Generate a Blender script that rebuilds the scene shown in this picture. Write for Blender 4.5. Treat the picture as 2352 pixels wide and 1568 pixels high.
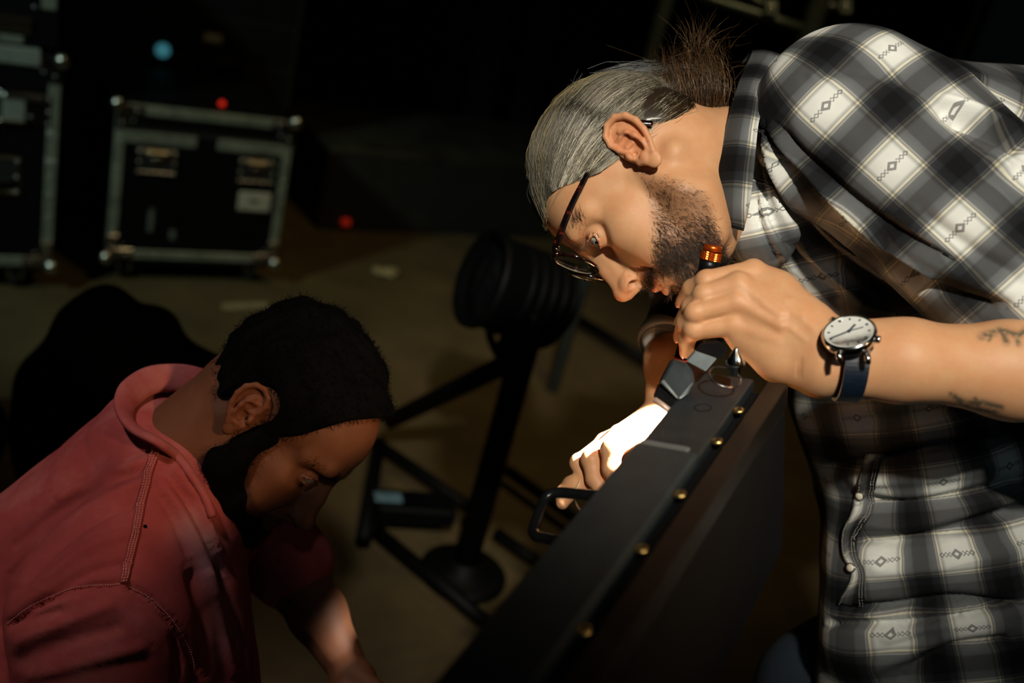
import bpy, math, random
import numpy as np
from mathutils import Vector, Matrix

# ------------------------------------------------------------------ camera, world, lights, exposure
SC = bpy.context.scene
COL = SC.collection
for o in list(bpy.data.objects):
    bpy.data.objects.remove(o)
W, H, LENS = 2352, 1568, 35.0
FPX = W * LENS / 36.0
PITCH, ROLL, CAMH = math.radians(24), math.radians(15), 1.55
_x = np.array([1.0, 0, 0]); _y = np.array([0, math.sin(PITCH), math.cos(PITCH)])
_z = np.array([0, -math.cos(PITCH), math.sin(PITCH)])
CX = math.cos(ROLL) * _x + math.sin(ROLL) * _y
CY = -math.sin(ROLL) * _x + math.cos(ROLL) * _y
RC = np.stack([CX, CY, _z], 1)                      # columns: camera axes in the world
CP = np.array([0, 0, CAMH])
cam = bpy.data.cameras.new('camera'); camo = bpy.data.objects.new('camera', cam)
COL.objects.link(camo)
M4 = np.eye(4); M4[:3, :3] = RC; M4[:3, 3] = CP
camo.matrix_world = Matrix(M4.tolist())
cam.lens = LENS; cam.sensor_width = 36; cam.clip_start = .05; cam.clip_end = 60
cam.dof.use_dof = True; cam.dof.focus_distance = 1.03; cam.dof.aperture_fstop = 2.4
cam.dof.aperture_blades = 9
SC.camera = camo

world = bpy.data.worlds.new('stage_dark'); SC.world = world; world.use_nodes = True
bg = world.node_tree.nodes['Background']
bg.inputs[0].default_value = (.55, .72, .70, 1); bg.inputs[1].default_value = .0016
vs = SC.view_settings
vs.view_transform = 'Standard'; vs.look = 'None'; vs.gamma = 1; vs.use_curve_mapping = False
vs.exposure = 0.0

def light(name, typ, loc, target, energy, color, size=.3, spot=None, blend=.5):
    l = bpy.data.lights.new(name, typ); o = bpy.data.objects.new(name, l); COL.objects.link(o)
    o.location = loc
    if target is not None:
        d = Vector(target) - Vector(loc)
        o.rotation_euler = d.to_track_quat('-Z', 'Y').to_euler()
    l.energy = energy; l.color = color
    if typ == 'AREA': l.size = size
    if typ == 'SPOT':
        l.spot_size = math.radians(spot); l.spot_blend = blend; l.shadow_soft_size = size
    return o

def P(px, py, d):
    "pixel + depth along the view axis -> world point"
    return CP + RC @ np.array([(px - W / 2) / FPX * d, -(py - H / 2) / FPX * d, -d])
def cam2w(v): return RC @ np.array(v, float)
def pix(pts):
    q = (np.asarray(pts, float) - CP) @ RC
    return np.stack([W / 2 + FPX * q[..., 0] / -q[..., 2], H / 2 - FPX * q[..., 1] / -q[..., 2]], -1)
def on_floor(px, py, z=0.0):
    r = P(px, py, 1) - CP
    return CP + r * ((z - CP[2]) / r[2])

# house lamps and an added amber fill: one warm spot high above the plaid shirt, a dim amber wash on the floor, cold light from the far left
light('stage_spot', 'SPOT', (.12, -.95, 3.05), P(1795, 390, 1.05), 350, (1.0, .92, .79), .07, 25, .85)
light('red_shirt_spot', 'SPOT', (-1.35, .25, 3.3), P(200, 1130, 1.15), 105, (1.0, .86, .78), .12, 22, 1.0)
light('amber_fill', 'SPOT', (1.5, -.5, 2.35), P(680, 1030, 1.15), 150, (1.0, .60, .30), .10, 12, 1.0)  # added fill, in place of warm torch bounce on this face
light('floor_wash', 'SPOT', (.6, 2.0, 4.2), (-.15, 3.35, 0.0), 105, (1.0, .72, .32), .25, 50, 1.0)
light('cold_wash', 'SPOT', (-2.6, -.6, 3.2), (-1.5, 3.3, .5), 230, (.74, 1.0, .88), .15, 34, .8)
light('cold_front', 'SPOT', (.2, -1.9, 2.6), P(2050, 1250, 1.1), 9, (.62, .88, 1.0), .3, 34, .9)

# ------------------------------------------------------------------ small helpers
def tag(o, label=None, cat=None, group=None, kind=None):
    if label: o['label'] = label
    if cat: o['category'] = cat
    if group: o['group'] = group
    if kind: o['kind'] = kind
    return o

def link(name, me, mat=None, parent=None, loc=None):
    o = bpy.data.objects.new(name, me); COL.objects.link(o)
    if mat is not None and me is not None and not me.materials: me.materials.append(mat)
    if parent is not None: o.parent = parent
    return o

def empty(name, loc=(0, 0, 0)):
    o = bpy.data.objects.new(name, None); COL.objects.link(o)
    o.empty_display_size = .05
    return o

def mesh_np(name, V, F, mat=None, parent=None, smooth=True, cols=None, uv=None):
    "V (n,3); F list of faces or (m,k) array"
    me = bpy.data.meshes.new(name)
    V = np.asarray(V, np.float32)
    if isinstance(F, np.ndarray):
        k = F.shape[1]
        me.vertices.add(len(V)); me.vertices.foreach_set('co', V.ravel())
        me.loops.add(F.size); me.loops.foreach_set('vertex_index', F.astype(np.int32).ravel())
        me.polygons.add(len(F)); me.polygons.foreach_set('loop_start', np.arange(0, F.size, k, dtype=np.int32))
        me.polygons.foreach_set('loop_total', np.full(len(F), k, np.int32))
        me.update(calc_edges=True)
    else:
        me.from_pydata(V.tolist(), [], F); me.update()
    if smooth: me.polygons.foreach_set('use_smooth', np.ones(len(me.polygons), bool))
    if cols is not None:
        a = me.color_attributes.new('tint', 'FLOAT_COLOR', 'POINT')
        c = np.ones((len(V), 4), np.float32); c[:, :3] = cols; a.data.foreach_set('color', c.ravel())
    if uv is not None:
        a = me.attributes.new('cloth', 'FLOAT2', 'POINT')
        a.data.foreach_set('vector', np.asarray(uv, np.float32).ravel())
    return link(name, me, mat, parent)

class MB:
    "collects simple shapes into one mesh"
    def __init__(s): s.V = []; s.F = []
    def add(s, V, F):
        n = len(s.V); s.V += [tuple(map(float, v)) for v in V]; s.F += [tuple(i + n for i in f) for f in F]; return s
    def box(s, c, ax, half, bev=0.0):
        "oriented box; ax = 3 unit vectors (rows); chamfered on the edges of its ax[2] faces and sides when bev"
        c = np.asarray(c, float); ax = np.asarray(ax, float); h = np.asarray(half, float)
        if bev <= 0:
            V = [c + ax[0] * h[0] * i + ax[1] * h[1] * j + ax[2] * h[2] * k for k in (-1, 1) for j in (-1, 1) for i in (-1, 1)]
            return s.add(V, [(0, 2, 3, 1), (4, 5, 7, 6), (0, 1, 5, 4), (2, 6, 7, 3), (0, 4, 6, 2), (1, 3, 7, 5)])
        b = bev
        def ring(sx, sy, k):
            pts = [(sx - b, -sy), (sx, -sy + b), (sx, sy - b), (sx - b, sy), (-sx + b, sy), (-sx, sy - b), (-sx, -sy + b), (-sx + b, -sy)]
            return [c + ax[0] * x + ax[1] * y + ax[2] * k for x, y in pts]
        R = [ring(h[0] - b, h[1] - b, -h[2]), ring(h[0], h[1], -h[2] + b), ring(h[0], h[1], h[2] - b), ring(h[0] - b, h[1] - b, h[2])]
        V = sum(R, []); F = [tuple(range(7, -1, -1)), tuple(range(24, 32))]
        for r in range(3):
            for i in range(8):
                j = (i + 1) % 8; F.append((r * 8 + i, r * 8 + j, r * 8 + 8 + j, r * 8 + 8 + i))
        return s.add(V, F)
    def tube(s, pts, r, n=10, cap=True):
        pts = np.asarray(pts, float); m = len(pts); r = np.broadcast_to(np.asarray(r, float), (m,))
        T = np.gradient(pts, axis=0); T /= np.linalg.norm(T, axis=1)[:, None] + 1e-12
        u = np.cross(T[0], [0, 0, 1.0])
        if np.linalg.norm(u) < .1: u = np.cross(T[0], [1.0, 0, 0])
        V = []
        for i in range(m):
            u = u - T[i] * (u @ T[i]); u /= np.linalg.norm(u); v = np.cross(T[i], u)
            for k in range(n):
                a = 2 * math.pi * k / n; V.append(pts[i] + r[i] * (math.cos(a) * u + math.sin(a) * v))
        F = [(i * n + k, i * n + (k + 1) % n, (i + 1) * n + (k + 1) % n, (i + 1) * n + k) for i in range(m - 1) for k in range(n)]
        if cap: F += [tuple(range(n - 1, -1, -1)), tuple(range((m - 1) * n, m * n))]
        return s.add(V, F)
    def lathe(s, base, axis, prof, n=28):
        "prof: list of (distance along axis, radius)"
        base = np.asarray(base, float); a = np.asarray(axis, float); a = a / np.linalg.norm(a)
        u = np.cross(a, [0, 0, 1.0])
        if np.linalg.norm(u) < .1: u = np.cross(a, [1.0, 0, 0])
        u /= np.linalg.norm(u); v = np.cross(a, u)
        V = []; F = []
        for t, r in prof:
            for k in range(n):
                w = 2 * math.pi * k / n; V.append(base + a * t + r * (math.cos(w) * u + math.sin(w) * v))
        m = len(prof)
        F = [(i * n + k, i * n + (k + 1) % n, (i + 1) * n + (k + 1) % n, (i + 1) * n + k) for i in range(m - 1) for k in range(n)]
        F += [tuple(range(n - 1, -1, -1)), tuple(range((m - 1) * n, m * n))]
        return s.add(V, F)
    def build(s, name, mat, parent=None, smooth=False):
        o = mesh_np(name, s.V, s.F, mat, parent, smooth)
        return o

def spline(pts, n=24):
    "Catmull-Rom through pts"
    p = np.asarray(pts, float); p = np.vstack([2 * p[0] - p[1], p, 2 * p[-1] - p[-2]])
    out = []
    m = len(p) - 3
    for q in np.linspace(0, m - 1e-6, n):
        i = int(q); t = q - i; a, b, c, d = p[i:i + 4]
        out.append(.5 * (2 * b + (c - a) * t + (2 * a - 5 * b + 4 * c - d) * t * t + (3 * b - a - 3 * c + d) * t ** 3))
    return np.array(out)

# ------------------------------------------------------------------ materials
class NT:
    def __init__(s, name):
        s.m = bpy.data.materials.new(name); s.m.use_nodes = True; s.t = s.m.node_tree
        s.b = s.t.nodes['Principled BSDF']; s.out = s.t.nodes['Material Output']
    def n(s, typ, **kw):
        q = s.t.nodes.new(typ)
        for k, v in kw.items(): setattr(q, k, v)
        return q
    def l(s, a, b): s.t.links.new(a, b)
    def set(s, **kw):
        for k, v in kw.items():
            s.b.inputs[k.replace('_', ' ')].default_value = v
        return s
    def math(s, op, a, b=None, c=None):
        q = s.n('ShaderNodeMath', operation=op)
        for i, v in enumerate((a, b, c)):
            if v is None: continue
            if isinstance(v, (int, float)): q.inputs[i].default_value = v
            else: s.l(v, q.inputs[i])
        return q.outputs[0]
    def noise(s, scale, detail=4, co='Object', rough=.6):
        tc = s.n('ShaderNodeTexCoord'); q = s.n('ShaderNodeTexNoise')
        q.inputs['Scale'].default_value = scale; q.inputs['Detail'].default_value = detail; q.inputs['Roughness'].default_value = rough
        s.l(tc.outputs[co], q.inputs['Vector']); return q.outputs['Fac']
    def ramp(s, fac, stops, interp='LINEAR'):
        q = s.n('ShaderNodeValToRGB'); q.color_ramp.interpolation = interp
        e = q.color_ramp.elements
        while len(e) < len(stops): e.new(.5)
        for el, (p, c) in zip(e, stops):
            el.position = p; el.color = (c, c, c, 1) if isinstance(c, (int, float)) else (*c, 1)
        s.l(fac, q.inputs[0]); return q.outputs[0]
    def mix(s, fac, a, b, typ='MIX'):
        q = s.n('ShaderNodeMix', data_type='RGBA', blend_type=typ)
        for i, v in ((0, fac), (6, a), (7, b)):
            if isinstance(v, (int, float)): q.inputs[i].default_value = v
            elif isinstance(v, tuple): q.inputs[i].default_value = (*v, 1)
            else: s.l(v, q.inputs[i])
        return q.outputs[2]
    def bump(s, h, strength=.3, dist=.001):
        q = s.n('ShaderNodeBump'); q.inputs['Strength'].default_value = strength; q.inputs['Distance'].default_value = dist
        s.l(h, q.inputs['Height']); s.l(q.outputs[0], s.b.inputs['Normal'])

def simple(name, col, rough=.5, metal=0.0, var=.25, scale=40, bump=0.0, spec=.5):
    t = NT(name); f = t.noise(scale)
    lo = tuple(c * (1 - var) for c in col); hi = tuple(min(1, c * (1 + var)) for c in col)
    t.l(t.ramp(f, [(.3, lo), (.7, hi)]), t.b.inputs['Base Color'])
    t.set(Roughness=rough, Metallic=metal); t.b.inputs['Specular IOR Level'].default_value = spec
    if bump: t.bump(t.noise(scale * 6), bump, .001)
    return t.m

def skin(name, col, red, sss=.22, rough=.52):
    t = NT(name)
    at = t.n('ShaderNodeAttribute', attribute_name='tint')
    f = t.noise(55, 5); f2 = t.noise(420, 3)
    c = t.ramp(f, [(.3, col), (.72, red)])
    c = t.mix(t.math('MULTIPLY', f2, .35), c, tuple(x * .72 for x in col))
    c = t.mix(1.0, c, at.outputs['Color'], 'MULTIPLY')
    t.l(c, t.b.inputs['Base Color'])
    t.set(Roughness=rough)
    t.b.inputs['Specular IOR Level'].default_value = .35
    t.b.inputs['Subsurface Weight'].default_value = sss
    t.b.inputs['Subsurface Radius'].default_value = (1.0, .30, .14)
    t.b.inputs['Subsurface Scale'].default_value = .006
    t.bump(t.noise(900, 2), .16, .0006)
    return t.m

def hairmat(name, rough=.38, spec=.5):
    t = NT(name); at = t.n('ShaderNodeAttribute', attribute_name='tint')
    f = t.noise(300, 2)
    t.l(t.mix(1.0, at.outputs['Color'], t.ramp(f, [(.3, .8), (.7, 1.0)]), 'MULTIPLY'), t.b.inputs['Base Color'])
    t.set(Roughness=rough); t.b.inputs['Specular IOR Level'].default_value = spec
    return t.m

def plaid(name, period=1.0):
    "woven plaid driven by the cloth attribute (one unit = one repeat)"
    t = NT(name)
    at = t.n('ShaderNodeAttribute', attribute_name='cloth')
    sp = t.n('ShaderNodeSeparateXYZ'); t.l(at.outputs['Vector'], sp.inputs[0])
    def prof(x):
        f = t.math('PINGPONG', x, .5)                       # 0 = middle of the pale band, .5 = middle of the black band
        f2 = t.math('MULTIPLY', f, 2.0)
        return f, t.ramp(f2, [(0.0, (.87, .88, .85)), (.34, (.79, .80, .77)), (.43, (.36, .37, .36)), (.455, (.76, .73, .60)),
                          (.485, (.74, .70, .56)), (.51, (.12, .12, .13)), (.545, (.42, .42, .40)), (.57, (.105, .115, .125)), (.76, (.060, .068, .078)), (.80, (.011, .014, .018)), (1.0, (.009, .011, .015))])
    u, v = sp.outputs[0], sp.outputs[1]
    fu, cu = prof(u); fv, cv = prof(v)
    # twill: warp and weft alternate along fine diagonals
    tw = t.math('PINGPONG', t.math('MULTIPLY', t.math('ADD', u, t.math('MULTIPLY', v, 1.3)), 60.0), .5)
    twf = t.ramp(tw, [(.15, .40), (.35, .60)])
    c = t.mix(twf, cu, cv)
    c = t.mix(.86, c, t.mix(1.0, cu, cv, 'MULTIPLY'))
    # diamond and chain figures in the middle of the pale bands
    uu = t.math('PINGPONG', u, .5); vv = t.math('PINGPONG', v, .5)
    dia = t.math('ABSOLUTE', t.math('SUBTRACT', t.math('ADD', uu, t.math('MULTIPLY', vv, .8)), .045))
    dm = t.math('LESS_THAN', dia, .019)
    zig = t.math('PINGPONG', t.math('MULTIPLY', v, 1.0), .028)
    ch = t.math('LESS_THAN', t.math('ABSOLUTE', t.math('SUBTRACT', uu, t.math('MULTIPLY', zig, .9))), .0075)
    ch = t.math('MULTIPLY', ch, t.math('LESS_THAN', vv, .23))
    ch = t.math('MULTIPLY', ch, t.math('GREATER_THAN', vv, .075))
    mk = t.math('MAXIMUM', dm, ch)
    c = t.mix(t.math('MULTIPLY', mk, .68), c, (.012, .014, .018))
    f = t.noise(30, 4)
    c = t.mix(1.0, c, t.ramp(f, [(.25, .86), (.75, 1.0)]), 'MULTIPLY')
    t.l(c, t.b.inputs['Base Color']); t.set(Roughness=.88)
    t.b.inputs['Specular IOR Level'].default_value = .2
    t.bump(tw, .25, .0006)
    return t.m

def tee(name):
    t = NT(name)
    f = t.noise(7, 5, rough=.65); f2 = t.noise(60, 4)
    c = t.ramp(f, [(.28, (.20, .030, .030)), (.50, (.30, .055, .052)), (.66, (.40, .12, .11)), (.80, (.48, .24, .22))])
    c = t.mix(t.math('MULTIPLY', f2, .35), c, (.33, .06, .06))
    at = t.n('ShaderNodeAttribute', attribute_name='tint')
    c = t.mix(1.0, c, at.outputs['Color'], 'MULTIPLY')
    t.l(c, t.b.inputs['Base Color']); t.set(Roughness=.92)
    t.b.inputs['Specular IOR Level'].default_value = .15
    t.bump(t.noise(700, 2), .25, .0006)
    return t.m

# ------------------------------------------------------------------ implicit modelling: primitives blended smoothly, meshed with surface nets
class SDF:
    def __init__(s): s.ops = []; s.tf = (np.eye(3), np.zeros(3), 1.0)
    def frame(s, R=None, t=None, sc=1.0):
        s.tf = (np.eye(3) if R is None else np.asarray(R, float), np.zeros(3) if t is None else np.asarray(t, float), sc); return s
    def _p(s, p): R, t, k = s.tf; return R @ (np.asarray(p, float) * k) + t
    def cone(s, a, b, ra, rb=None, k=.004, op='u'):
        rb = ra if rb is None else rb; sc = s.tf[2]
        a = s._p(a).astype(np.float32); b = s._p(b).astype(np.float32); ra *= sc; rb *= sc; k *= sc
        ba = b - a; bb = float(ba @ ba) + 1e-12
        def f(p, a=a, ba=ba, bb=bb, ra=np.float32(ra), dr=np.float32(rb - ra)):
            x = p[..., 0] - a[0]; y = p[..., 1] - a[1]; z = p[..., 2] - a[2]
            t = np.clip((x * ba[0] + y * ba[1] + z * ba[2]) / np.float32(bb), 0, 1)
            x = x - t * ba[0]; y = y - t * ba[1]; z = z - t * ba[2]
            return np.sqrt(x * x + y * y + z * z) - (ra + dr * t)
        s.ops.append((op, f, np.float32(k), (a + b) / 2, float(np.sqrt(bb)) / 2 + max(ra, rb))); return s
    def sph(s, c, r, k=.004, op='u'): return s.cone(c, c, r, r, k, op)
    def chain(s, pts, rs, k=.004, op='u'):
        for i in range(len(pts) - 1): s.cone(pts[i], pts[i + 1], rs[i], rs[i + 1], k, op)
        return s
    def ell(s, c, r, k=.004, op='u', R=None):
        sc = s.tf[2]; c = s._p(c).astype(np.float32); r = (np.asarray(r, float) * sc).astype(np.float32); k *= sc
        Q = s.tf[0] if R is None else s.tf[0] @ np.asarray(R, float)
        Q = Q.astype(np.float32)
        def f(p, c=c, r=r, Q=Q):
            x = p[..., 0] - c[0]; y = p[..., 1] - c[1]; z = p[..., 2] - c[2]
            a0 = (x * Q[0, 0] + y * Q[1, 0] + z * Q[2, 0]) / r[0]
            a1 = (x * Q[0, 1] + y * Q[1, 1] + z * Q[2, 1]) / r[1]
            a2 = (x * Q[0, 2] + y * Q[1, 2] + z * Q[2, 2]) / r[2]
            k0 = np.sqrt(a0 * a0 + a1 * a1 + a2 * a2)
            a0 = a0 / r[0]; a1 = a1 / r[1]; a2 = a2 / r[2]
            return k0 * (k0 - 1) / (np.sqrt(a0 * a0 + a1 * a1 + a2 * a2) + np.float32(1e-9))
        s.ops.append((op, f, np.float32(k), c, float(r.max()) * 1.3)); return s
    def fn(s, f, c, rad, k=.004, op='u'):
        s.ops.append((op, f, np.float32(k), np.asarray(c, np.float32), rad)); return s
    @staticmethod
    def comb(op, d, e, k):
        if op == 'u':
            h = np.clip(.5 + .5 * (d - e) / k, 0, 1); return d + (e - d) * h - k * h * (1 - h)
        if op == 's':
            h = np.clip(.5 - .5 * (d + e) / k, 0, 1); return d + (-e - d) * h + k * h * (1 - h)
        if op == 'i':
            h = np.clip(.5 - .5 * (e - d) / k, 0, 1); return e + (d - e) * h + k * h * (1 - h)
        if op == 'd': return d + e
    def at(s, pts, margin=.02):
        pts = np.asarray(pts, np.float32); d = np.full(len(pts), 1.0, np.float32)
        for op, f, k, c, r in s.ops:
            if op == 'i': d = s.comb(op, d, f(pts), k); continue
            m = ((pts - c) ** 2).sum(-1) < (r + margin + 1.5 * float(k)) ** 2
            if m.any(): d[m] = s.comb(op, d[m], f(pts[m]), k)
        return d
    def mesh(s, h, pad=.02, newton=1, clip=None):
        lo = np.min([c - r for op, f, k, c, r in s.ops if op == 'u'], 0) - pad
        hi = np.max([c + r for op, f, k, c, r in s.ops if op == 'u'], 0) + pad
        if clip is not None: lo = np.maximum(lo, clip[0]); hi = np.minimum(hi, clip[1])
        N = 8; B = N * h
        nb = np.ceil((hi - lo) / B).astype(int) + 1
        I = np.stack(np.meshgrid(*[np.arange(n) for n in nb], indexing='ij'), -1).reshape(-1, 3)
        cen = (lo + (I + .5) * B).astype(np.float32)
        d = s.at(cen, margin=2.0 * B)
        I = I[np.abs(d) < 1.5 * B]
        nbk = len(I)
        g = np.arange(N + 1)
        loc = np.stack(np.meshgrid(g, g, g, indexing='ij'), -1).reshape(-1, 3)
        org = I * N; cen = (lo + I * B + B / 2).astype(np.float32)
        D = np.full((nbk, (N + 1) ** 3), 1.0, np.float32)
        rb = B * .87
        for op, f, k, c, r in s.ops:
            sel = np.arange(nbk) if op == 'i' else np.nonzero(((cen - c) ** 2).sum(-1) < (r + rb + 1.5 * float(k) + 3 * h) ** 2)[0]
            for j in range(0, len(sel), 1500):
                q = sel[j:j + 1500]
                p = (lo + (org[q][:, None, :] + loc[None]) * h).astype(np.float32)
                D[q] = s.comb(op, D[q], f(p), k)
        D = D.reshape(nbk, N + 1, N + 1, N + 1)
        ins = D < 0
        cs = [(a, b, c) for a in (0, 1) for b in (0, 1) for c in (0, 1)]
        cnt = sum(ins[:, a:a + N, b:b + N, c:c + N].astype(np.int8) for a, b, c in cs)
        cell = np.argwhere((cnt > 0) & (cnt < 8))
        vals = np.stack([D[cell[:, 0], cell[:, 1] + a, cell[:, 2] + b, cell[:, 3] + c] for a, b, c in cs], 1)
        acc = np.zeros((len(cell), 3)); num = np.zeros(len(cell))
        for i in range(8):
            for j in range(i + 1, 8):
                df = np.abs(np.array(cs[i]) - np.array(cs[j]))
                if df.sum() != 1: continue
                x, y = vals[:, i], vals[:, j]; m = (x < 0) != (y < 0)
                t = np.where(m, x / np.where(m, x - y, 1), 0)
                pt = np.array(cs[i])[None] + t[:, None] * (np.array(cs[j]) - np.array(cs[i]))[None]
                acc += pt * m[:, None]; num += m
        gi = I[cell[:, 0]].astype(np.int64) * N + cell[:, 1:]
        V = lo + (gi + acc / num[:, None]) * h
        S = (nb * N + 4).astype(np.int64)
        key = (gi[:, 0] * S[1] + gi[:, 1]) * S[2] + gi[:, 2]
        o = np.argsort(key); key = key[o]; V = V[o]
        def look(ix):
            q = (ix[:, 0] * S[1] + ix[:, 1]) * S[2] + ix[:, 2]
            j = np.clip(np.searchsorted(key, q), 0, len(key) - 1)
            return np.where(key[j] == q, j, -1)
        Fs = []
        for ax in range(3):
            a = [slice(0, N)] * 3; b = [slice(0, N)] * 3; b[ax] = slice(1, N + 1)
            A = ins[(slice(None), *a)]; Bv = ins[(slice(None), *b)]
            e = np.argwhere(A != Bv)
            if not len(e): continue
            flip = A[e[:, 0], e[:, 1], e[:, 2], e[:, 3]]
            ge = I[e[:, 0]].astype(np.int64) * N + e[:, 1:]
            u, v = (ax + 1) % 3, (ax + 2) % 3
            q = []
            for du, dv in ((-1, -1), (0, -1), (0, 0), (-1, 0)):
                x = ge.copy(); x[:, u] += du; x[:, v] += dv; q.append(look(x))
            q = np.stack(q, 1); ok = (q >= 0).all(1)
            q = q[ok]; fl = flip[ok]
            q[~fl] = q[~fl][:, ::-1]
            Fs.append(q)
        F = np.vstack(Fs)
        V = V.astype(np.float32)
        for _ in range(newton):
            d0 = s.at(V, .01); e = np.float32(h * .5); G = np.zeros_like(V)
            for i in range(3):
                Q = V.copy(); Q[:, i] += e; G[:, i] = (s.at(Q, .01) - d0) / e
            g2 = (G * G).sum(1) + 1e-6
            V = V - G * np.clip(d0 / g2, -h * .7, h * .7)[:, None] * .9
        return V, F

def vnormals(V, F):
    a = V[F[:, 2]] - V[F[:, 0]]; b = V[F[:, 3 % F.shape[1]]] - V[F[:, 1]]
    n = np.cross(a, b); N = np.zeros((len(V), 3))
    for i in range(F.shape[1]):
        for j in range(3): N[:, j] += np.bincount(F[:, i], n[:, j], len(V))
    return N / (np.linalg.norm(N, axis=1)[:, None] + 1e-12)

def seg_dist(p, poly):
    "distance of points to a polyline (any dimension)"
    poly = np.asarray(poly, float); best = np.full(len(p), 1e9)
    for a, b in zip(poly[:-1], poly[1:]):
        ba = b - a; t = np.clip((p - a) @ ba / (ba @ ba + 1e-12), 0, 1)
        best = np.minimum(best, np.linalg.norm(p - a - t[:, None] * ba, axis=1))
    return best

def sculpt(V, F, strokes):
    "press or raise creases: strokes = (polyline as seen in the photograph, width px, height m); only on the side that faces the photographer"
    N = vnormals(V, F); q = pix(V)
    view = V - CP; view = view / np.linalg.norm(view, axis=1)[:, None]
    face = np.clip(-(N * view).sum(1) * 1.6 + .1, 0, 1)
    d = np.zeros(len(V))
    for poly, w, amp in strokes:
        pl = spline(poly, max(8, len(poly) * 5)) if len(poly) > 2 else np.asarray(poly, float)
        lo = pl.min(0) - 3 * w; hi = pl.max(0) + 3 * w
        m = ((q > lo) & (q < hi)).all(1) & (face > 0)
        if not m.any(): continue
        ds = seg_dist(q[m], pl); e = np.exp(-(ds / w) ** 2)
        # fade at the ends
        le = np.minimum(np.linalg.norm(q[m] - pl[0], axis=1), np.linalg.norm(q[m] - pl[-1], axis=1))
        e *= np.clip(le / (1.8 * w), .0, 1)
        d[m] += amp * e * face[m]
    return V + N * d[:, None]

def wob(p, seed, scale, n=10):
    "smooth pseudo noise, about -1..1"
    rs = np.random.RandomState(seed); out = np.zeros(p.shape[:-1], np.float32)
    for i in range(n):
        k = rs.normal(size=3); k = (k / np.linalg.norm(k) * scale * rs.uniform(.6, 1.5)).astype(np.float32)
        out += np.sin(p @ k + np.float32(rs.uniform(0, 6.28)))
    return out / math.sqrt(n)

def tubes(name, paths, rad, cols, mat, parent, taper=True):
    "many thin hairs as triangular tubes; paths (n,s,3)"
    Pn = np.asarray(paths, np.float32); n, s, _ = Pn.shape
    T = np.gradient(Pn, axis=1); T /= np.linalg.norm(T, axis=2)[..., None] + 1e-9
    ref = np.where(np.abs(T[..., 2:3]) < .8, np.array([0, 0, 1.0], np.float32), np.array([1.0, 0, 0], np.float32))
    u = np.cross(T, ref); u /= np.linalg.norm(u, axis=2)[..., None] + 1e-9; v = np.cross(T, u)
    rad = np.broadcast_to(np.asarray(rad, np.float32), (n,))
    w = np.linspace(1, .25, s) if taper else np.ones(s)
    r = rad[:, None] * w[None]
    V = np.stack([Pn + r[..., None] * (math.cos(a) * u + math.sin(a) * v) for a in (0, 2.094, 4.189)], 2)   # n,s,3,3
    V = V.reshape(-1, 3)
    i = np.arange(n)[:, None, None] * s * 3; j = np.arange(s - 1)[None, :, None] * 3; k = np.arange(3)[None, None]
    a = i + j + k; b = i + j + (k + 1) % 3
    F = np.stack([a, b, b + 3, a + 3], -1).reshape(-1, 4)
    c = np.repeat(np.asarray(cols, np.float32), s * 3, 0)
    return mesh_np(name, V, F, mat, parent, True, cols=c)

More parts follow.
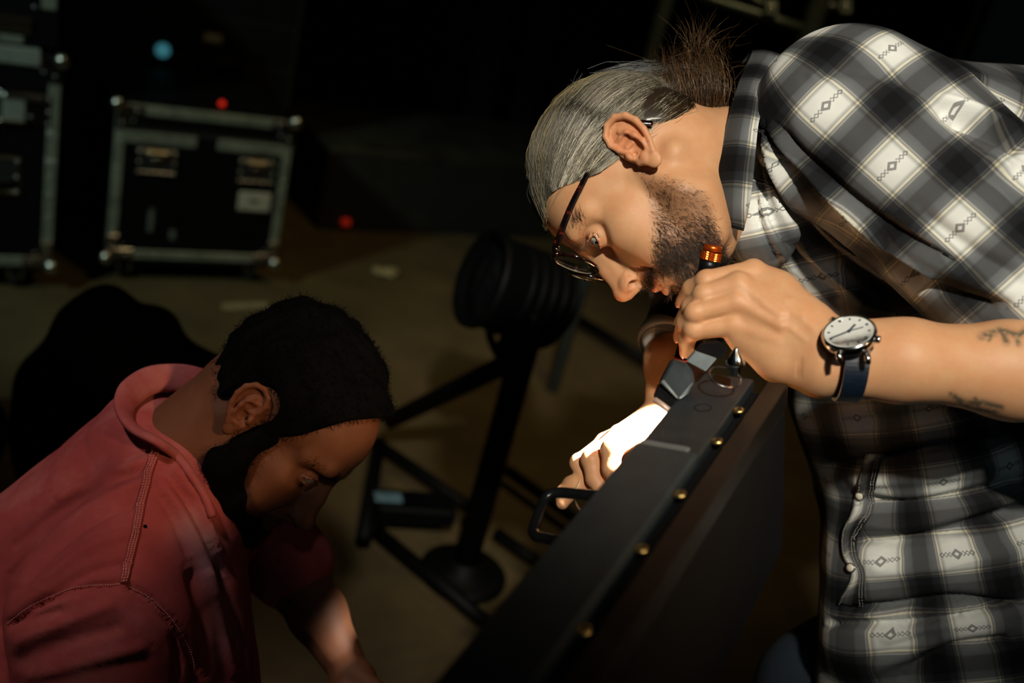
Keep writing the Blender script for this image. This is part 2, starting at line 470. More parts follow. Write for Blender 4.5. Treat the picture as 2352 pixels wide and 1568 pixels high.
# ------------------------------------------------------------------ heads (local centimetres: x to the nose, y to the left ear, z to the crown; origin between the ears)
def head(S, Rw, tw, nose=1.0, sc=.01, lips=1.0):
    S.frame(Rw, tw, sc)
    S.ell((-.5, 0, 4.2), (9.4, 7.4, 8.6), .6)
    S.ell((3.6, 0, 4.3), (5.9, 6.5, 5.6), 1.2)
    S.ell((3.6, 0, -2.2), (5.0, 5.6, 7.2), 1.5)
    S.ell((-4.5, 0, 0), (4.6, 5.8, 5.0), 2.0)
    for y in (-1, 1):
        S.cone((.6, 5.0 * y, -1.5), (.9, 5.1 * y, -5.6), 1.5, 1.5, 1.2)
        S.cone((.9, 5.0 * y, -5.6), (7.0, 1.6 * y, -9.3), 1.5, 1.6, 1.2)
        S.cone((-.5, 4.4 * y, -3.5), (-.3, 3.4 * y, -7.0), 1.6, 1.3, 1.8); S.cone((.5, 4.0 * y, -7.4), (3.5, 2.4 * y, -9.6), 1.6, 1.6, 1.8)
        S.ell((5.6, 3.9 * y, -1.6), (2.6, 2.1, 2.0), 2.2)          # cheek bone
        S.ell((6.4, 3.4 * y, -5.0), (2.4, 2.3, 3.0), 1.6)          # cheek
        S.cone((8.9, .9 * y, 3.0), (8.2, 3.4 * y, 3.2), .85, .75, 1.0)   # brow ridge
        S.cone((8.2, 3.4 * y, 3.2), (6.2, 5.0 * y, 2.5), .75, .6, 1.6)
    S.ell((6.6, 0, -3.4), (3.3, 3.3, 3.2), 1.5)                     # upper jaw
    S.ell((7.2, 0, -6.4), (2.9, 3.2, 3.4), 1.6)                     # mouth mound
    S.ell((7.6, 0, -9.3), (1.9, 2.2, 1.6), 1.0)                     # chin
    for y in (-1, 1):
        S.ell((10.0, 3.2 * y, .9), (1.9, 1.9, 1.35), 1.3, 's')      # eye socket
        S.ell((9.2, 1.9 * y, .4), (1.0, .8, 1.3), .7, 's')
        S.ell((9.0, 4.8 * y, .7), (1.7, 1.5, 1.1), 1.2, 's')
    # nose
    S.cone((8.3, 0, 2.4), (9.3, 0, -.4), .95, 1.15, 1.0)
    S.cone((9.3, 0, -.4), (10.6, 0, -2.9), 1.15, 1.28, .8)
    S.cone((9.2, 0, 2.2), (10.4, 0, -.4), .62, .70, .6)
    S.cone((10.4, 0, -.4), (11.8 * nose, 0, -2.8), .70, .80, .6)
    S.sph((11.9 * nose, 0, -3.05), .98, .5)
    for y in (-1, 1):
        S.ell((10.75, 1.05 * y, -3.35), (1.10, .60, .78), .5)
    S.cone((11.9, 0, -3.8), (10.2, 0, -4.55), .38, .42, .35)
    for y in (-1, 1):
        q = np.array([[.86, .42 * y, -.28], [-.42 * y, .9, 0], [.28, 0, .96]]).T
        S.ell((11.0, 1.12 * y, -4.02), (.74, .52, .52), .14, 's', q)
        S.cone((9.6, 1.95 * y, -3.6), (8.5, 3.0 * y, -5.6), .18, .12, .8, 's')   # nasolabial fold
        S.cone((10.0, 1.75 * y, -3.1), (9.9, 1.75 * y, -4.2), .15, .12, .45, 's')
    # lips
    for y in (-1, 1):
        S.cone((10.15, 0, -6.0), (9.2, 1.6 * y, -6.35), .42 * lips, .30, .35)
        S.cone((9.2, 1.6 * y, -6.35), (8.5, 2.5 * y, -6.75), .30, .2, .35)
        S.cone((9.9, 0, -7.25), (8.9, 1.6 * y, -7.1), .5 * lips, .30, .35)
        S.cone((10.75, 0, -6.62), (9.3, 1.9 * y, -6.72), .09, .07, .14, 's')
        S.cone((9.3, 1.9 * y, -6.72), (8.9, 2.7 * y, -6.85), .09, .07, .2, 's')
    S.ell((9.9, 0, -8.3), (.7, 1.5, .42), .6, 's')
    # eye lids with an almond opening
    for y in (-1, 1):
        e = np.array((7.62, 3.2 * y, .85))
        S.sph(e, 1.33, .45)
        S.chain([e + (.95, -1.05 * y, .86), e + (1.12, 0, .98), e + (.62, 1.15 * y, .80)], [.08, .08, .06], .16, 's')
        q = np.array([[.90, .43 * y, 0], [-.43 * y, .90, 0], [0, 0, 1]]).T
        S.ell(e + (1.20, .36 * y, .06), (1.0, 1.40, .64), .05, 's', q)
        S.chain([e + (1.10, -.95 * y, .10), e + (1.22, -.30 * y, .62), e + (1.10, .45 * y, .74), e + (.76, 1.06 * y, .54), e + (.42, 1.30 * y, .12)], [.09, .12, .13, .12, .10], .10)
        S.chain([e + (1.10, -.95 * y, .05), e + (1.18, -.30 * y, -.50), e + (1.04, .45 * y, -.60), e + (.72, 1.06 * y, -.42), e + (.42, 1.30 * y, .06)], [.09, .12, .12, .11, .10], .10)
        S.sph(e + (.38, 1.33 * y, .08), .14, .10)

def ear(S, Rw, tw, y, sc=.0105, tilt=22, splay=15):
    "y = +1 left, -1 right; ear plane tilted back and turned out"
    a = math.radians(tilt); b = math.radians(splay)
    v = np.array([-math.sin(a), 0, math.cos(a)])                 # up along the ear
    u0 = np.array([math.cos(a), 0, math.sin(a)])                 # towards the face
    n0 = np.array([0, y, 0.0])
    u = u0 * math.cos(b) - n0 * math.sin(b) * 1.0; n = n0 * math.cos(b) + u0 * math.sin(b)
    o = np.array([-.9, 7.85 * y, -.1])
    Q = np.stack([u, v, n], 1)
    S.frame(Rw @ Q, tw + Rw @ (o * .01), sc)
    S.ell((-.35, .85, -.05), (1.80, 2.70, .34), .35)
    S.ell((-.1, .2, -.65), (1.3, 2.0, .85), .5)
    hel = [(.75, .1, .12), (1.05, .85, .22), (1.25, 1.8, .30), (.95, 2.75, .36), (.1, 3.35, .38), (-.95, 3.25, .40), (-1.75, 2.5, .42), (-2.08, 1.4, .42), (-2.0, .2, .40), (-1.65, -.9, .34), (-1.15, -1.8, .26)]
    S.chain(hel, [.26, .28, .30, .31, .33, .34, .34, .33, .31, .29, .30], .14)
    S.ell((-.55, -2.35, .12), (.78, .92, .36), .35)
    S.chain([(.05, -1.9, .1), (.5, -1.5, .0)], [.4, .4], .3)
    scp = [(.55, 2.35, .42), (-.4, 2.65, .45), (-1.15, 2.05, .46), (-1.45, 1.1, .44), (-1.4, .1, .40)]
    S.chain(scp, [.24, .27, .26, .22, .15], .16, 's')            # groove under the rim
    S.chain([(-.85, -1.45, .30), (-1.1, -.5, .44), (-1.02, .5, .48), (-.7, 1.3, .44), (-.2, 1.95, .32)], [.28, .30, .30, .27, .2], .2)
    S.chain([(-.7, 1.2, .44), (.1, 1.45, .30), (.7, 1.6, .2)], [.24, .2, .14], .2)
    S.ell((-.12, -.35, .55), (.80, 1.05, .62), .22, 's')          # bowl
    S.ell((.0, .95, .48), (.75, .38, .34), .2, 's')
    S.chain([(.35, .35, .18), (-.35, .28, .1)], [.2, .14], .2)
    S.ell((.80, -.45, .30), (.34, .52, .34), .2)                  # tragus
    S.ell((-.25, -1.45, .36), (.5, .34, .3), .25)                 # antitragus
    S.sph((.30, -.55, .0), .24, .15, 's')

def hand_chain(S, pts, rs, k=.004):
    S.frame(); S.chain(pts, rs, k)

def eyeball(name, Rw, tw, y, parent, iris, sc=.01, gaze=(1, 0, 0), white=None):
    g = np.array(gaze, float); g /= np.linalg.norm(g)
    c = tw + Rw @ (np.array((7.62, 3.2 * y, .85)) * sc)
    a = Rw @ g; r = 1.17 * sc
    n = 26; prof = []
    for i in range(n + 1):
        th = math.pi * i / n; x = -math.cos(th) * r; q = math.sin(th) * r
        prof.append((x, max(q, 1e-5)))
    o = MB().lathe(c, a, prof, 32).build(name, white or M_EYEW, parent, True)
    MB().lathe(c + a * r * .885, a, [(0, r * .475), (r * .06, r * .46), (r * .10, r * .36), (r * .125, r * .19)], 24).build('iris', iris, o, True)
    MB().lathe(c + a * r * 1.006, a, [(0, r * .20), (r * .012, r * .17), (r * .014, 1e-5)], 20).build('pupil', M_BLACKGLOSS, o, True)
    return o

M_EYEW = simple('eye_white', (.72, .68, .64), .12, 0, .05, 30)
M_IRIS = simple('iris_grey_blue', (.36, .40, .38), .15, 0, .35, 700)
M_NAIL = simple('nail', (.62, .36, .26), .3, 0, .1, 60)
M_IRISB = simple('iris_brown', (.05, .025, .012), .15, 0, .35, 700)
M_BLACKGLOSS = simple('black_gloss', (.006, .006, .007), .12, 0, .1, 30)
M_SKINA = skin('skin_fair', (.60, .335, .170), (.57, .265, .125))
M_SKINB = skin('skin_brown', (.150, .056, .024), (.130, .044, .018), .10, .66)
M_HAIR = hairmat('hair_strands', .34, .6)
M_HAIRB = hairmat('hair_black', .85, .05)
M_PLAID = plaid('plaid_flannel')
M_TEE = tee('faded_red_cotton')
M_DENIM = simple('dark_denim', (.012, .022, .034), .9, 0, .35, 300, .3)
M_BLACKCLOTH = simple('black_cloth', (.0022, .0022, .0026), .95, 0, .3, 120, .3, .05)

# pose of each head as read from the photograph (camera axes -> world)
def pose(F, U, t):
    F = np.array(F, float); F /= np.linalg.norm(F); U = np.array(U, float); U -= F * (U @ F); U /= np.linalg.norm(U)
    R = np.stack([F, np.cross(U, F), U], 1)
    return RC @ R, CP + RC @ np.array(t, float)
RA, TA = pose((-.417, -.909, .013), (-.849, .384, -.363), (.1406, .1712, -1.0589))
RB, TB = pose((.511, -.855, .087), (.853, .517, .07), (-.2729, -.0874, -1.152))
def LA(p): return TA + RA @ (np.asarray(p, float) * .01)
def LB(p): return TB + RB @ (np.asarray(p, float) * .01)
def Z3(x, y, d): return P(1480 + x / 3.92, 560 + y / 3.92, d)
def Z4(x, y, d): return P(1180 + x / 3.92, 900 + y / 3.92, d)

# ------------------------------------------------------------------ person in the plaid shirt
def body_a():
    S = SDF()
    head(S, RA, TA)
    ear(S, RA, TA, 1); ear(S, RA, TA, -1)
    # neck
    S.frame()
    nb = P(1800, 340, 1.15)
    S.cone(LA((-3.2, 0, -3.0)), nb, .054, .052, .02)
    S.cone(LA((1.5, 0, -6.5)), P(1730, 450, 1.14), .043, .045, .02)
    S.cone(LA((-2.5, 5.6, -3.5)), P(1730, 500, 1.10), .010, .011, .014)
    S.cone(nb, P(1900, 400, 1.17), .055, .06, .02)
    SH = S; Vh, Fh = SH.mesh(HEAD_H)
    # trunk under the shirt
    S = SDF(); ST = SDF()
    ST.cone(nb, P(2000, 520, 1.2), .06, .085, .03)
    ST.cone(P(2000, 520, 1.2), P(2230, 1350, 1.28), .09, .10, .03)
    # left arm
    sh, el, wr = P(1960, 300, 1.02), P(2590, 830, .93), Z3(1740, 1010, .925)
    ST.cone(nb, sh, .05, .05, .03)
    ST.cone(sh, P(2420, 690, .955), .05, .046, .02)
    S.cone(P(2400, 670, .96), el, .046, .045, .02)
    mid = P(2330, 850, .915)
    S.cone(el, mid, .045, .043, .02); S.cone(mid, P(2080, 828, .912), .043, .034, .02)
    S.cone(P(2080, 828, .912), wr, .034, .0285, .02)
    S.cone(P(2080, 800, .915), Z3(1720, 880, .925), .024, .021, .012)
    S.cone(P(2050, 860, .915), Z3(1640, 1130, .925), .022, .023, .014)
    # left hand: metacarpals
    w0 = Z3(1620, 900, .925); w1 = Z3(1600, 1090, .928)
    mc = [Z3(985, 250, .965), Z3(850, 365, .952), Z3(835, 520, .948), Z3(800, 730, .952)]
    for q, w, ra in zip(mc, (w0, w0, w1, w1), (.021, .021, .021, .021)):
        S.cone(w, q + cam2w((0, 0, -.006)), ra, .0125, .012)
    for q in mc: S.sph(q, .0112, .006)
    S.chain([Z3(1560, 1180, .935), Z3(1200, 1040, .945), Z3(900, 860, .958)], [.020, .0195, .015], .012)
    S.chain([Z3(1500, 700, .94), Z3(1200, 430, .965), Z3(1030, 300, .985)], [.02, .018, .013], .012)
    S.ell(Z3(1150, 700, .965), (.032, .028, .016), .014, R=RC)
    for q, w in zip(mc, (Z3(1560, 800, .905), Z3(1560, 860, .903), Z3(1560, 930, .903), Z3(1560, 1000, .906))):
        a = q * .92 + w * .08 + cam2w((0, 0, .003)); b = q * .45 + w * .55 + cam2w((0, 0, .0005))
        S.cone(a, b, .0040, .0026, .006)
    # left fingers (index to little), curled round the torch
    fing = [
        [mc[0], Z3(560, 330, .968), Z3(425, 400, .985), Z3(350, 520, 1.000)],
        [mc[1], Z3(540, 455, .960), Z3(420, 560, .975), Z3(340, 700, .994)],
        [mc[2], Z3(460, 620, .957), Z3(370, 715, .972), Z3(330, 830, .992)],
        [mc[3], Z3(450, 770, .962), Z3(385, 850, .978), Z3(380, 965, .994)]]
    rr = [[.0115, .0100, .0090, .0078], [.0112, .0102, .0092, .0080], [.0110, .0100, .0090, .0078], [.0108, .0098, .0086, .0074]]
    for f, r in zip(fing, rr):
        S.chain(f, r, .0028)
        S.sph(f[1], r[1] * 1.06, .003)
    S.chain([Z3(1250, 420, .985), Z3(900, 330, 1.01), Z3(640, 350, 1.03), Z3(520, 430, 1.03)], [.016, .012, .011, .009], .006)
    # right arm and hand
    rs, re, rw = P(2000, 480, 1.40), P(1640, 640, 1.24), P(1532, 968, 1.10)
    ST.cone(nb, rs, .05, .05, .03); ST.cone(rs, re, .05, .042, .02)
    S.cone(re, P(1553, 830, 1.15), .042, .035, .015); S.cone(P(1553, 830, 1.15), rw, .035, .026, .015)
    rm = [Z4(1130, 360, 1.058), Z4(960, 400, 1.080), Z4(830, 470, 1.10), Z4(800, 560, 1.12)]
    for q in rm:
        S.cone(rw, q, .023, .013, .012); S.sph(q, .0122, .004)
    S.cone(rw, Z4(1250, 560, 1.055), .02, .017, .012)
    rf = [[rm[0], Z4(880, 520, 1.045), Z4(880, 690, 1.040), Z4(925, 800, 1.040)],
          [rm[1], Z4(700, 610, 1.062), Z4(730, 780, 1.055), Z4(800, 890, 1.050)],
          [rm[2], Z4(590, 640, 1.082), Z4(650, 810, 1.072), Z4(735, 915, 1.066)],
          [rm[3], Z4(620, 700, 1.10), Z4(680, 830, 1.09), Z4(740, 900, 1.085)]]
    rq = [[.0122, .0108, .0098, .0086], [.0120, .0106, .0096, .0084], [.0115, .0100, .0092, .0082], [.011, .0092, .0086, .0076]]
    for f, r in zip(rf, rq):
        S.chain(f, r, .0028); S.sph(f[1], r[1] * 1.05, .003)
    S.chain([Z4(1150, 700, 1.075), Z4(760, 830, 1.085), Z4(530, 850, 1.075), Z4(462, 920, 1.062), Z4(437, 1000, 1.055)], [.016, .0125, .0112, .0100, .0070], .005)
    V, F = S.mesh(BODY_H); Vt, Ft = ST.mesh(.006)
    nh = len(Vh)
    F = np.vstack([Fh, F + nh, Ft + nh + len(V)]); V = np.vstack([Vh, V, Vt])
    return nh, V, F, dict(mc=mc, fing=fing, rf=rf)

def head_local(V, R, t): return ((V - t) @ R) * 100.0

def smooth01(x, a, b): t = np.clip((x - a) / (b - a), 0, 1); return t * t * (3 - 2 * t)

def tint_face(L, near, lipc, redc, beardc, beard):
    "colour of the thing itself: lips, redder nose / ears / lids, shaven skin"
    c = np.ones((len(L), 3))
    def blend(m, col): c[:] = c * (1 - m[:, None]) + c * np.array(col)[None] * m[:, None]
    ear_m = np.exp(-(((L - np.array([-1.2, 0, .3])) * [1, 0, 1]) ** 2).sum(1) / 9) * smooth01(np.abs(L[:, 1]), 7.3, 7.9)
    blend(ear_m * .8, redc)
    nose_m = np.exp(-((L - np.array([11.6, 0, -3.2])) ** 2).sum(1) / 3.0)
    blend(nose_m * .7, redc)
    for y in (-1, 1):
        lid = np.exp(-((L - np.array([8.6, 3.2 * y, .85])) ** 2).sum(1) / 2.0); blend(lid * .6, redc)
    dl = np.minimum(seg_dist(L, [(9.2, -2.0, -6.5), (10.5, 0, -6.1), (9.2, 2.0, -6.5)]), seg_dist(L, [(8.9, -1.7, -7.0), (10.3, 0, -7.3), (8.9, 1.7, -7.0)]))
    blend(np.exp(-(dl / .42) ** 2) * .85, lipc)
    blend(beard * .75, beardc)
    return c

def beard_mask_a(L):
    x, y, z = L[:, 0], np.abs(L[:, 1]), L[:, 2]
    # jaw and cheek below a line from the ear to the mouth corner
    line = np.interp(x, [0.5, 3.0, 6.0, 8.0, 10.0], [.6, -2.8, -4.6, -5.4, -5.6])
    m = smooth01(line - z, -.2, 1.6) * smooth01(x, -.2, 1.6)
    neckline = np.interp(x, [0, 3, 7, 9], [-8.2, -10.0, -12.0, -12.4])
    m *= smooth01(z, neckline - .8, neckline + .8)
    mou = np.exp(-((z + 5.25 + .12 * y ** 1.3) / .62) ** 2) * (y < 3.1) * smooth01(x, 7.6, 8.6)
    nosefree = 1 - np.exp(-((L - np.array([11.3, 0, -4.0])) ** 2).sum(1) / 1.4)
    m = np.maximum(m, mou) * nosefree
    dl = np.minimum(seg_dist(L, [(9.2, -2.0, -6.6), (10.5, 0, -6.3), (9.2, 2.0, -6.6)]), seg_dist(L, [(8.9, -1.7, -7.0), (10.3, 0, -7.2), (8.9, 1.7, -7.0)]))
    m *= smooth01(dl, .35, .62)
    m *= 1 - .6 * np.exp(-(((np.abs(L) * [1, 1, -1] - np.array([9.8, 1.0, -6.8])) * [.7, .8, 1]) ** 2).sum(1) / 1.0)
    m *= 1 - .93 * np.exp(-(((np.abs(L) * [1, 1, -1] - np.array([9.0, 2.0, -7.4])) * [.8, 1, 1]) ** 2).sum(1) / 3.6)
    m *= 1 - .75 * np.exp(-((L - np.array([9.6, 0, -8.5])) * [1, .55, 1.6]).__pow__(2).sum(1) / .9)
    return m

def scatter_hairs(V, N, w, n, seed):
    rs = np.random.RandomState(seed); p = w / w.sum(); i = rs.choice(len(V), n, p=p)
    return i, rs

def build_a():
    nh, V, F, hd = body_a()
    L = head_local(V, RA, TA)
    N = vnormals(V, F)
    inh = (np.linalg.norm(L - np.array([2, 0, 0]), axis=1) < 17) & (np.arange(len(V)) < nh)
    bm = beard_mask_a(L) * inh
    cols = tint_face(L, None, (.95, .62, .60), (1.0, .72, .66), (.40, .37, .37), bm)
    cols[~inh] = 1.0
    # redder knuckles, finger tips; nails
    for q in hd['mc']:
        m = np.exp(-((V - q) ** 2).sum(1) / .009 ** 2) * .5; cols *= 1 - m[:, None] * np.array([0, .16, .20])
    for f in hd['fing'] + hd['rf']:
        m = np.exp(-((V - f[3]) ** 2).sum(1) / .011 ** 2) * .7; cols *= 1 - m[:, None] * np.array([0, .18, .22])
    # tattoo ink on the forearm, near the edge of the picture
    q = pix(V); arm = (q[:, 0] > 2130) & (q[:, 1] > 700) & (q[:, 1] < 990) & (np.abs(((V - CP) @ RC)[:, 2] + .9) < .12)
    ink = np.zeros(len(V))
    for poly, w in (([(2255, 772), (2300, 758), (2340, 770), (2370, 752)], 9), ([(2300, 760), (2312, 785)], 8), ([(2330, 762), (2340, 790)], 6), ([(2280, 762), (2272, 780)], 5),
                    ([(2185, 905), (2215, 925), (2260, 925), (2300, 935)], 7), ([(2200, 920), (2230, 940), (2290, 945)], 6), ([(2240, 915), (2250, 940)], 5)):
        ink = np.maximum(ink, np.exp(-(seg_dist(q, poly) / w) ** 2) * arm)
    ink *= .55 + .45 * (wob(V.astype(np.float32), 5, 900) > -.3)
    cols = cols * (1 - ink[:, None] * np.array([.80, .70, .62]))
    # creases in the hand and neck
    V2 = sculpt(V, F, [
        ([(1590, 668), (1610, 660)], 3, -.0008), ([(1585, 700), (1612, 690)], 3, -.0008),
        ([(1750, 645), (1830, 720), (1880, 760)], 9, .0010), ([(1740, 690), (1800, 740), (1860, 790)], 8, .0010),
        ([(1790, 690), (1830, 690), (1850, 740)], 8, .0008),
        ([(1833, 826), (1830, 868)], 3.0, -.0012), ([(1840, 820), (1838, 870)], 3.0, -.0010),
    ])
    bo = mesh_np('person', V2, F, M_SKINA, None, True, cols=cols)
    tag(bo, 'bespectacled person in black and white plaid shirt leaning over black fixture with a torch', 'person')
    nn = N
    # ---- finger nails that show
    for f, dr in ((hd['fing'][0], (-.9, .1, .4)), (hd['fing'][2], (-.95, -.1, .3)), (hd['fing'][3], (-.9, -.1, .4)), (hd['rf'][0], (-.5, -.2, .8)), (hd['rf'][1], (-.5, -.2, .8))):
        ax = f[3] - f[2]; ax /= np.linalg.norm(ax); o = cam2w(dr); o -= ax * (o @ ax); o /= np.linalg.norm(o); sd = np.cross(ax, o)
        c = f[3] + o * .0066 + ax * .001; Vn = []; Fn = []
        for a_ in range(7):
            for b_ in range(9):
                t_ = a_ / 6 * 2 - 1; q_ = (b_ / 8 * 2 - 1) * math.sqrt(max(.05, 1 - .55 * t_ * t_))
                Vn.append(c + ax * t_ * .0055 + sd * q_ * .0052 - o * (.0016 * q_ * q_ + .0010 * t_ * t_) + o * .0006)
        Fn = [(a_ * 9 + b_, a_ * 9 + b_ + 1, (a_ + 1) * 9 + b_ + 1, (a_ + 1) * 9 + b_) for a_ in range(6) for b_ in range(8)]
        no = mesh_np('fingernail', np.array(Vn), Fn, M_NAIL, bo); m_ = no.modifiers.new('thick', 'SOLIDIFY'); m_.thickness = .0008
    # ---- eyes
    eyeball('eye', RA, TA, 1, bo, M_IRIS, gaze=(.84, .50, -.20)); eyeball('eye', RA, TA, -1, bo, M_IRIS, gaze=(.84, .50, -.20))
    # ---- beard: single hairs on the skin
    w = bm * (wob(L.astype(np.float32), 3, 1.3) * .25 + .85).clip(.2, 1.3)
    dens = .12 + .88 * smooth01(L[:, 0] - .55 * (L[:, 2] + 6), 2.5, 7.5)
    w = w * dens * (1 + .7 * np.exp(-((L[:, 2] + 5.25) / .8) ** 2) * (L[:, 0] > 8) * (np.abs(L[:, 1]) < 3.2))
    # the skin round the mouth is mostly bare between chin and moustache
    i, rs = scatter_hairs(V2, nn, w, 15000, 4)
    n = len(i); base = V2[i] - nn[i] * .0004
    lx = L[i]
    down = np.stack([.25 + .06 * (lx[:, 0] - 4), .35 * np.sign(lx[:, 1]) * 0, -1.0 + 0 * lx[:, 0]], 1)
    mou = np.exp(-((lx[:, 2] + 5.2) / .9) ** 2) * (lx[:, 0] > 8)
    down = down * (1 - mou[:, None]) + np.stack([.25 + 0 * lx[:, 0], 1.0 * np.sign(lx[:, 1]) * np.minimum(1, np.abs(lx[:, 1])), -.7 + 0 * lx[:, 0]], 1) * mou[:, None]
    dw = down @ RA.T; dw += rs.normal(scale=.42, size=dw.shape)
    dw = dw - nn[i] * (dw * nn[i]).sum(1)[:, None]; dw /= np.linalg.norm(dw, axis=1)[:, None]
    d0 = dw * .75 + nn[i] * .62; ln = rs.uniform(.0045, .0105, n) * (.65 + .45 * dens[i]) * (1 - .2 * mou)
    curl = rs.normal(scale=.35, size=(n, 3))
    tt = np.linspace(0, 1, 4)
    paths = base[:, None] + ln[:, None, None] * (d0[:, None] * tt[None, :, None] + (dw * .25 + curl * .5 - nn[i] * .25)[:, None] * (tt ** 2)[None, :, None])
    br = rs.uniform(.5, 1.5, (n, 1)); warm = (rs.uniform(size=(n, 1)) < .25)
    cc = np.where(warm, np.array([[.085, .042, .018]]), np.array([[.022, .016, .012]])) * br
    tubes('beard', paths, rs.uniform(.00012, .00020, n), cc, M_HAIR, bo)
    # ---- eyebrows and lashes
    wb = np.zeros(len(V))
    for y in (-1, 1):
        d = seg_dist(L, [(9.2, 1.2 * y, 2.9), (8.7, 3.2 * y, 3.35), (6.9, 5.1 * y, 2.9)]); wb += np.exp(-(d / .42) ** 2) * inh
    i, rs = scatter_hairs(V2, nn, wb, 620, 8)
    lx = L[i]; sgn = np.sign(lx[:, 1]); n = len(i)
    dl = np.stack([-.5 + 0 * sgn, sgn, .35 + 0 * sgn], 1) + rs.normal(scale=.3, size=(n, 3))
    dw = dl @ RA.T; dw -= nn[i] * (dw * nn[i]).sum(1)[:, None]; dw /= np.linalg.norm(dw, axis=1)[:, None]
    ln = rs.uniform(.005, .010, n)
    paths = V2[i][:, None] + ln[:, None, None] * ((dw * .9 + nn[i] * .35)[:, None] * tt[None, :, None] - (nn[i] * .25)[:, None] * (tt ** 2)[None, :, None])
    tubes('eyebrows', paths, rs.uniform(.0001, .00016, n), np.tile([[.075, .045, .025]], (n, 1)) * rs.uniform(.5, 1.5, (n, 1)), M_HAIR, bo)
    ps = []
    for y in (-1, 1):
        for k in range(34):
            a = k / 33 * 2 - 1; b0 = np.array((7.62 + 1.22 - .32 * a * a - .12 * a, 3.2 * y + a * 1.15 * y, .85 + .55 - .30 * a * a))
            dr = np.array((1.0, .35 * a * y, .25)); dr /= np.linalg.norm(dr)
            ps.append([LA(b0 + dr * .62 * s + np.array((0, 0, .18)) * s * s) for s in tt])
            if k % 2 == 0:
                b1 = b0 + np.array((0, 0, -.95 + .35 * a * a)); d2 = np.array((1.0, .35 * a * y, -.35))
                ps.append([LA(b1 + d2 * .35 * s) for s in tt])
    tubes('eyelashes', ps, .00012, np.full((len(ps), 3), .02), M_HAIR, bo)['kind'] = 'stuff'
    return bo, V2, F, nh, hd

# hair of the person in plaid: slicked back to a bun
GA = head_local(P(1560, 222, 1.095)[None], RA, TA)[0]           # where the hair is gathered
BUN = head_local(P(1640, 218, 1.10)[None], RA, TA)[0]
def hair_line(x): return np.interp(x, [-10, -7.5, -5, -2.8, -1.2, 1.2, 2.2, 3.6, 5.2, 6.6, 8.0, 9.2], [-5.5, -4.0, -1.6, 1.4, 3.6, 3.8, 2.2, 3.6, 5.6, 6.9, 7.4, 6.9])
def scalp_r(dirs, c, infl):
    "distance along unit directions from c to the inflated skull"
    best = np.zeros(len(dirs))
    for e, r in (((-.5, 0, 4.2), (9.4, 7.4, 8.6)), ((3.6, 0, 4.3), (5.9, 6.5, 5.6)), ((-4.5, 0, 0), (4.6, 5.8, 5.0))):
        r = np.array(r) + infl[:, None] if np.ndim(infl) else np.array(r) + infl
        q = (c - np.array(e)) / r; dd = dirs / r
        A = (dd * dd).sum(-1); Bq = (q * dd).sum(-1); Cq = (q * q).sum(-1) - 1
        disc = Bq * Bq - A * Cq
        t = np.where(disc > 0, (-Bq + np.sqrt(np.maximum(disc, 0))) / A, 0)
        best = np.maximum(best, t)
    return best
